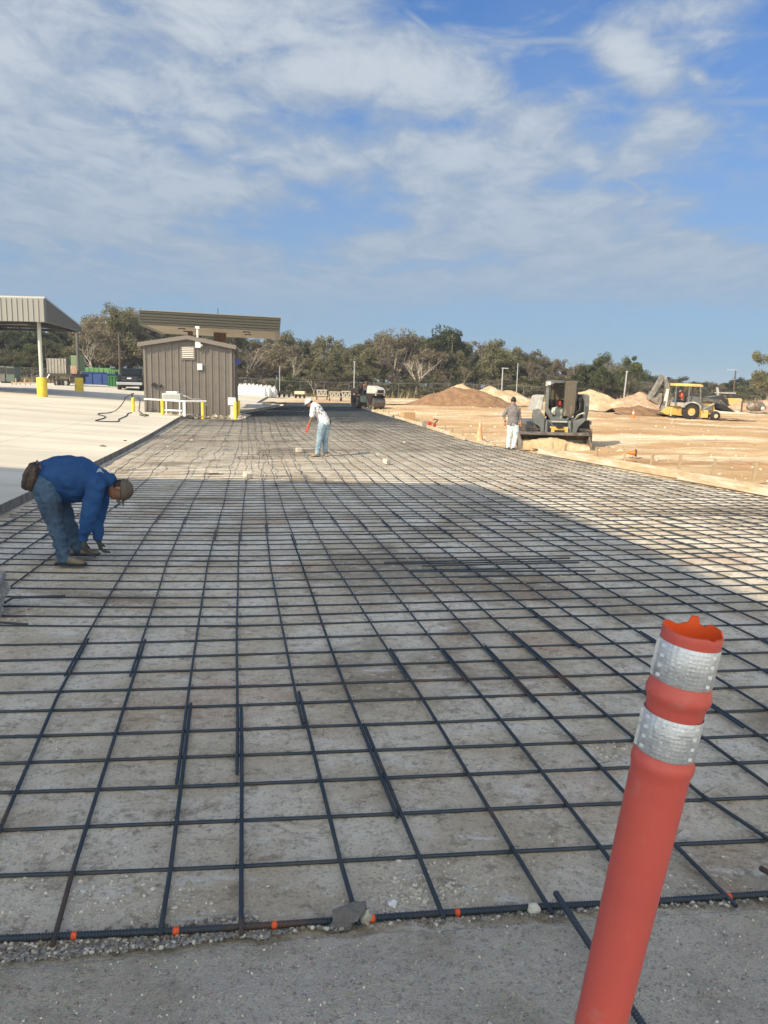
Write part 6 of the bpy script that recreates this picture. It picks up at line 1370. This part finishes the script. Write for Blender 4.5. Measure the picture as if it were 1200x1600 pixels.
    ra, rb, rc, rd = P(395, 100), P(860, 92), P1(860, 92), P1(395, 100); zt1, zt0 = Z(92, d0), Z(122, d0); mb = MB(); mb.add([(ra[0], d0, zt0), (rb[0], d0, zt0), (rc[0], d1, zt0), (rd[0], d1, zt0), (ra[0], d0, zt1), (rb[0], d0, zt1), (rc[0], d1, zt1), (rd[0], d1, zt1)], [(0, 3, 2, 1), (4, 5, 6, 7), (0, 1, 5, 4), (1, 2, 6, 5), (2, 3, 7, 6), (3, 0, 4, 7)]); mb.build('cab_roof', m_mg, t, bevel=.02)
    MB().prism([P1(455, 165), P1(805, 165), P1(805, 415), P1(455, 415)], 'y', d1 - .02, d1).build('rear_window', m_cg, t)
    for u in (408, 850):
        mb = MB()
        for q in range(6): y = d0 + .12 + q * .21; x = XX(u, d0) + (XX(628 + (u - 628) * .95, d1) - XX(u, d0)) * (y - d0) / 1.3; mb.lohi((x - .015, y, Z(560, d0)), (x + .015, y + .03, Z(124, d0)))
        x = XX(u, d0); x2 = XX(628 + (u - 628) * .95, d1); mb.add([(x - .015, d0 + .1, Z(640, d0)), (x + .015, d0 + .1, Z(640, d0)), (x2 + .015, d1 - .06, Z(640, d0)), (x2 - .015, d1 - .06, Z(640, d0)), (x - .015, d0 + .1, Z(470, d0)), (x + .015, d0 + .1, Z(470, d0)), (x2 + .015, d1 - .06, Z(470, d0)), (x2 - .015, d1 - .06, Z(470, d0))], [(0, 3, 2, 1), (4, 5, 6, 7), (0, 1, 5, 4), (1, 2, 6, 5), (2, 3, 7, 6), (3, 0, 4, 7)]); mb.build('side_screen', m_dark, t)
    MB().lohi((XX(450, 1.9), d0 + .85, .5), (XX(800, 1.9), d0 + 1.0, Z(380, 1.9))).build('seat_back', m_black, t, bevel=.04); MB().lohi((XX(500, 1.9), d0 + .40, .5), (XX(740, 1.9), d0 + .85, .82)).build('seat', m_black, t, bevel=.04); MB().lohi((XX(450, 1.9), d0 + .1, .4), (XX(800, 1.9), d0 + 1.2, .5)).build('cab_floor', m_dark, t)
    # door glass swung across the right half, dusty
    MB().prism([P(668, 95, d0 - .05), P(845, 92, d0 - .05), P(838, 560, d0 - .05), P(770, 640, d0 - .05), P(672, 600, d0 - .05)], 'y', d0 - .06, d0 - .045).build('door_glass', m_cg, t)
    mb = MB(); mb.tube([(x, d0 - .055, z) for x, z in [P(662, 95), P(660, 600), P(690, 640)]], .014, 6); mb.tube([(x, d0 - .055, z) for x, z in [P(848, 130), P(858, 300), P(845, 420)]], .02, 6); mb.build('door_frame', m_black, t)
    MB().tube([(x, d0 - .09, z) for x, z in [P(905, 350), P(905, 520), P(850, 600)]], .045, 8).build('exhaust_hose', m_black, t, smooth=True); MB().box((XX(905, 1.2), d0 - .1, Z(370, 1.2)), (.10, .1, .14)).build('work_lamp', m_black, t, bevel=.02)
    mb = MB(); [mb.tube([(XX(840 + 12 * i, 1), .98, Z(680 - 8 * i, 1)), (XX(880 + 14 * i, 1), .9, Z(600 - 6 * i, 1)), (XX(965 + 8 * i, 1), .95, Z(560 + 6 * i, 1)), (XX(980 + 5 * i, 1), 1.05, Z(640, 1))], .018, 6) for i in range(4)]; mb.build('hydraulic_hoses', m_mgl, t, smooth=True)
    l = MB().cyl((XX(440, 1.2), d0 - .06, Z(135, d0)), (XX(440, 1.2), d0 - .002, Z(135, d0)), .055).build('headlight', m_white, t, smooth=40); MB().lohi((XX(388, 1.2), d0 - .05, Z(180, d0)), (XX(425, 1.2), d0 - .002, Z(110, d0))).build('lamp_bracket', m_mgl, t, bevel=.01)
    seated((p.x + XX(595, 1.85), Y + d0 + .62, g + .80), 'operator in a pale shirt and red cap inside the track loader cab', 0.0, M('sage_tee', (.50, .54, .46), .8), capm=M('red_cap', (.40, .05, .03), .7))
skid()
def backhoe():
    Y = 58.0; c = atY(1069, 657, Y); g = G(c.x, Y); t = thing('backhoe_loader', 'yellow backhoe loader seen from its side with the boom folded up', 'backhoe', (c.x, Y, g))
    def X(u): return atY(1005 + u / 7.5, 650, Y).x - c.x
    def Z(v): return atY(1069, 575 + v / 7.5, Y).z - g
    s = 7.5
    r = (Z(420) - Z(612)) / 2; rx, rz_ = X(490), r
    for y in (-.95, .95): wheel(t, (rx, y, r), r, .5, 'y', m_my, 'rear_wheel', 1, .50)
    rf = (Z(518) - Z(625)) / 2
    for y in (-.9, .9): wheel(t, (X(783), y, rf), rf, .34, 'y', M('cream_rim', (.5, .42, .28), .6) if y < 0 else m_rim, 'front_wheel', 1, .5)
    MB().prism([(X(265), Z(545)), (X(270), Z(470)), (X(370), Z(440)), (X(640), Z(440)), (X(640), Z(400)), (X(800), Z(395)), (X(805), Z(505)), (X(700), Z(575)), (X(590), Z(570)), (X(400), Z(560))], 'y', -.42, .42).build('chassis', m_my, t, bevel=.04)
    MB().prism([(X(485), Z(420)), (X(480), Z(345)), (X(520), Z(325)), (X(640), Z(340)), (X(790), Z(380)), (X(795), Z(430))], 'y', -.40, .40).build('hood', m_mg, t, bevel=.05)
    MB().lohi((X(590), -.95, Z(575)), (X(700), -.45, Z(485))).build('side_tank', m_my, t, bevel=.04); MB().lohi((X(640), -.6, Z(490)), (X(760), -.43, Z(430))).build('frame_plate', m_mg, t, bevel=.02)
    for y in (-1.0, 1.0):
        pr = [(X(490) + (r + .14) * math.cos(a), r + (r + .12) * math.sin(a)) for a in [math.pi * (.12 + .74 * q / 10) for q in range(11)]]; pr += [(X(490) + (r + .05) * math.cos(a), r + (r + .03) * math.sin(a)) for a in [math.pi * (.12 + .74 * (10 - q) / 10) for q in range(11)]]; MB().prism(pr, 'y', y - .28, y + .28).build('fender', M('dusty_fender', (.50, .49, .45), .6, (.22, .21, .20), 3), t)
    # canopy
    rf_ = MB().prism([(X(292), Z(212)), (X(294), Z(190)), (X(330), Z(182)), (X(590), Z(186)), (X(622), Z(200)), (X(622), Z(218))], 'y', -.78, .78).build('canopy_roof', M('faded_yellow', (.70, .52, .18), .55, (.62, .35, .14), 2), t, bevel=.03)
    mb = MB()
    for y in (-.7, .7): mb.tube([(X(470), y, Z(215)), (X(474), y, Z(400))], .05, 6); mb.tube([(X(596), y, Z(215)), (X(622), y, Z(450))], .06, 6); mb.tube([(X(318), y, Z(212)), (X(325), y, Z(440))], .05, 6)
    mb.build('canopy_post', m_mg, t, smooth=40)
    MB().lohi((X(385), -.25, Z(400)), (X(450), .25, Z(380))).build('seat', m_black, t, bevel=.03); MB().lohi((X(370), -.25, Z(380)), (X(388), .25, Z(310))).build('seat_back', m_black, t, bevel=.03); MB().lohi((X(480), -.2, Z(400)), (X(520), .2, Z(330))).build('console', m_dark, t, bevel=.03); MB().tube([(X(500), 0, Z(345)), (X(470), 0, Z(325))], .03, 6).build('steering_column', m_black, t); MB().lohi((X(300), -.6, Z(450)), (X(430), .6, Z(405))).build('rear_deck', M('dusty_deck', (.40, .36, .30), .7), t, bevel=.03)
    # backhoe: swing frame, boom, dipper, bucket
    MB().prism([(X(190), Z(520)), (X(260), Z(460)), (X(300), Z(460)), (X(300), Z(560)), (X(240), Z(545))], 'y', -.3, .3).build('swing_frame', m_my, t, bevel=.03)
    MB().prism([(X(180), Z(500)), (X(235), Z(300)), (X(200), Z(130)), (X(215), Z(105)), (X(240), Z(130)), (X(295), Z(290)), (X(285), Z(420)), (X(240), Z(520))], 'y', -.16, .16).build('boom', M('dusty_boom', (.10, .10, .095), .6, (.26, .25, .23), 2.5, .42, .6), t, bevel=.02)
    MB().prism([(X(165), Z(82)), (X(190), Z(88)), (X(200), Z(150)), (X(75), Z(385)), (X(30), Z(385)), (X(28), Z(350)), (X(100), Z(215))], 'y', -.13, .13).build('dipper', M('dusty_dipper', (.24, .23, .21), .6, (.12, .12, .11), 3), t, bevel=.02)
    MB().tube([(X(120), 0, Z(270)), (X(178), 0, Z(120))], .07, 8).build('dipper_cylinder', m_mgl, t, smooth=40); MB().tube([(X(245), -.2, Z(470)), (X(262), -.2, Z(250))], .07, 8).build('boom_cylinder', m_mgl, t, smooth=40)
    MB().prism([(X(60), Z(388)), (X(95), Z(358)), (X(130), Z(352)), (X(165), Z(300)), (X(185), Z(300)), (X(190), Z(400)), (X(160), Z(440)), (X(110), Z(420))], 'y', -.32, .32).build('digging_bucket', m_steelw, t, bevel=.03)
    # letters on the boom are only blotches at this distance: a short column of pale marks
    mb = MB(); [mb.box((X(245 - 3 * i), -.163, Z(262 + 24 * i)), (.15, .006, .10)) for i in range(6)]; mb.build('boom_lettering', m_white, t)
    for y in (-.95, .95): MB().tube([(X(270), y, Z(470)), (X(268), y * 1.0, Z(560))], .07, 6).build('stabiliser', m_my, t); MB().lohi((X(240), y - .22, .0), (X(330), y + .22, Z(560))).build('stabiliser_pad', m_black, t, bevel=.03)
    # loader arms and bucket
    for y in (-.55, .55):
        MB().prism([(X(630), Z(395)), (X(640), Z(350)), (X(700), Z(345)), (X(840), Z(360)), (X(900), Z(400)), (X(985), Z(480)), (X(950), Z(478)), (X(870), Z(420)), (X(800), Z(400)), (X(700), Z(385))], 'y', y - .08, y + .08).build('loader_arm', M('arm_black', (.05, .05, .05), .5, (.12, .11, .10), 3), t, bevel=.02); MB().tube([(X(660), y, Z(470)), (X(780), y, Z(410))], .06, 8).build('arm_cylinder', m_mgl, t, smooth=40)
    MB().prism([(X(810), Z(420)), (X(850), Z(410)), (X(905), Z(440)), (X(1010), Z(500)), (X(960), Z(498)), (X(860), Z(475)), (X(815), Z(460))], 'y', -1.1, 1.1).build('front_bucket', m_dark, t, bevel=.02)
    seated((c.x + X(425), Y, g + Z(385)), 'backhoe operator in an orange shirt and white hard hat under the canopy', R(-90), M('orange_vest', (.75, .13, .07), .7), capm=m_white)
backhoe()
def wheel_loader():
    Y = 86.0; c = atY(1130, 640, Y); g = G(c.x, Y); t = thing('wheel_loader', 'yellow wheel loader with raised bucket behind the backhoe', 'loader', (c.x, Y, g))
    def X(u): return atY(1005 + u / 7.5, 650, Y).x - c.x
    def Z(v): return atY(1130, 575 + v / 7.5, Y).z - g
    MB().prism([(X(860), Z(400)), (X(855), Z(350)), (X(862), Z(292)), (X(1000), Z(292)), (X(1005), Z(350)), (X(1010), Z(400))], 'y', -.8, .8).build('cab', m_cg, t, bevel=.03); MB().lohi((X(852), -.95, Z(300)), (X(1015), .95, Z(286))).build('cab_roof', m_mgl, t, bevel=.03)
    mb = MB(); [mb.lohi((X(u) - .06, y - .06, Z(400)), (X(u) + .06, y + .06, Z(300))) for u in (862, 925, 1000) for y in (-.85, .85)]; mb.build('cab_posts', m_dark, t)
    MB().prism([(X(915), Z(352)), (X(1060), Z(350)), (X(1075), Z(360)), (X(1078), Z(400)), (X(1030), Z(420)), (X(1020), Z(475)), (X(985), Z(478)), (X(960), Z(440)), (X(930), Z(420))], 'y', -1.35, 1.35).build('bucket', m_my, t, bevel=.03)
    MB().prism([(X(1045), Z(410)), (X(1065), Z(400)), (X(1105), Z(465)), (X(1090), Z(470)), (X(1050), Z(425))], 'y', -1.3, 1.2).build('bucket_edge', m_steelw, t); MB().prism([(X(700), Z(345)), (X(840), Z(322)), (X(860), Z(330)), (X(720), Z(352))], 'y', -.5, .5).build('engine_hood', m_mg, t, bevel=.03)
    MB().prism([(X(825), Z(230)), (X(840), Z(228)), (X(868), Z(330)), (X(845), Z(335))], 'y', -.15, .15).build('exhaust_stack', m_mgl, t); MB().lohi((X(790), -.9, Z(480)), (X(1000), .9, Z(401))).build('frame', m_my, t, bevel=.04)
    for u in (820, 985):
        for y in (-1, 1): wheel(t, (X(u), y, .8), .8, .55, 'y', m_my, 'wheel', 1, .5)
wheel_loader()
def roller():
    Y = 61.5; c = atY(574, 638.5, Y); g = G(c.x, Y); t = thing('road_roller', 'white and dark tandem roller with a driver at the end of the forms', 'roller', (c.x, Y, g)); rz = R(38); t.rotation_euler = (0, 0, rz)
    # own frame: front towards -y; the whole machine turned so that its flank shows on the left
    S = .92; t.scale = (S, S, S); r = .56
    for y, nm in ((-1.25, 'front_drum'), (1.15, 'rear_drum')):
        d = MB().tube([(-.62, y, r), (-.60, y, r), (.60, y, r), (.62, y, r)], [r * .9, r, r, r * .9], 40).build(nm, M(nm + '_steel', (.10, .095, .09), .4, (.16, .14, .12), 5, metal=.6), t, smooth=40); MB().tube([(-.66, y, r), (.66, y, r)], .12, 14).build('hub', m_dark, d)
    m_maroon = M('dark_maroon', (.035, .016, .016), .6, (.022, .014, .014), 3); 
    for y in (-1.25, 1.15):
        for s in (-1, 1): MB().prism([(y - .3, 1.0), (y - .12, .45), (y + .12, .45), (y + .4, 1.0), (y + .4, 1.18), (y - .45, 1.18)], 'x', s * .67 - .035, s * .67 + .035).build('drum_yoke', m_maroon, t)
    MB().lohi((-.66, -1.75, 1.14), (.66, -.55, 1.30)).build('front_frame', m_dark, t, bevel=.03)
    MB().prism([(-1.82, 1.30), (-1.85, 1.62), (-1.6, 1.84), (-.62, 2.02), (-.50, 1.30)], 'x', -.56, .56).build('hood', M('roller_hood', (.50, .50, .46), .5, (.40, .39, .35), 3), t, bevel=.09, smooth=40); MB().lohi((-.33, -1.875, 1.40), (.33, -1.855, 1.66)).build('grille', m_dark, t)
    for s in (-1, 1): MB().cyl((s * .45, -1.79, 1.22), (s * .45, -1.75, 1.22), .06).build('headlight', m_white, t)
    MB().lohi((-.5, -.5, .55), (.5, .45, 1.20)).build('body', M('teal_grey', (.04, .06, .06), .6), t, bevel=.03); MB().lohi((-.62, -.46, 1.202), (.62, .95, 1.28)).build('platform', m_dark, t, bevel=.02); MB().lohi((-.6, .60, 1.285), (.6, 1.75, 1.75)).build('rear_cowl', m_maroon, t, bevel=.06); MB().lohi((-.3, .20, 1.285), (.3, .60, 1.55)).build('seat', m_black, t, bevel=.04); MB().lohi((-.3, .5, 1.55), (.3, .62, 2.05)).build('seat_back', m_black, t, bevel=.04)
    MB().tube([(0, -.42, 1.29), (0, -.25, 1.75)], .04, 8).build('steering_column', m_black, t); MB().tube([(.2 * math.cos(a), -.25 + .2 * math.sin(a), 1.78 + .04 * math.sin(a)) for a in [6.283 * i / 16 for i in range(17)]], .018, 6).build('steering_wheel', m_black, t)
    MB().tube([(-.55, .75, 1.3), (-.55, .72, 2.75), (-.45, .7, 2.87), (.45, .7, 2.87), (.55, .72, 2.75), (.55, .75, 1.3)], .045, 8).build('roll_bar', m_black, t, smooth=40)
    mb = MB(); [mb.tube([(s * .62, .5, 1.28), (s * .62, .5, 1.9), (s * .62, -.1, 1.9), (s * .62, -.1, 1.28)], .025, 6) for s in (-1, 1)]; mb.build('hand_rail', m_dark, t)
    m3 = Matrix.Rotation(rz, 3, 'Z'); o = Vector(t.location) + m3 @ Vector((0, .35, 1.55)) * S; seated(o, 'roller driver in brown shirt and cap sitting under the roll bar', rz, M('brown_shirt', (.15, .09, .06), .8), S=.95, capm=m_capk)
roller()
# ================================================================ roof outside the frame whose shadow covers the foreground
def shade_roof():
    t = 18.0; dx, dy, H = t * math.sin(SAZ), t * math.cos(SAZ), t * math.tan(SEL) - .16
    S = [(-9.5, 15.45), (1.82, 15.36), (2.3, 13.9), (2.71, 12.15), (3.0, 11.1), (3.16, 10.16), (3.42, 8.36), (3.55, 6.74), (3.7, 2), (3.75, -1.5), (-9.5, -1.5)]
    r = thing('canopy_roof', 'large flat canopy left of the camera, outside the frame, whose shadow lies on the foreground', 'canopy', (-dx, -dy, 0))
    m = M('roof_sheet', (.30, .29, .27), .6)
    MB().prism(S, 'z', H - .55, H).build('roof', m, r)
    for x, y in ((2.2, 2), (2.2, -1), (-9, 10), (-9, 0)):
        MB().lohi((x - .2, y - .2, -.2), (x + .2, y + .2, H - .55)).build('column', m, r, bevel=.01)
shade_roof()

# thin autumn haze over the site
def haze():
    m = bpy.data.materials.new('air'); m.use_nodes = True; nt = m.node_tree; nt.nodes.clear(); o = nt.nodes.new('ShaderNodeOutputMaterial'); v = nt.nodes.new('ShaderNodeVolumePrincipled')
    v.inputs['Color'].default_value = (.80, .88, 1.0, 1); v.inputs['Density'].default_value = .0005; v.inputs['Anisotropy'].default_value = .1; nt.links.new(v.outputs[0], o.inputs['Volume'])
    h = MB().lohi((-760, -70, -4), (760, 960, 22)).build('haze', m); h['kind'] = 'stuff'; h['label'] = 'thin pale haze in the air over the whole site'; h['category'] = 'haze'
haze()
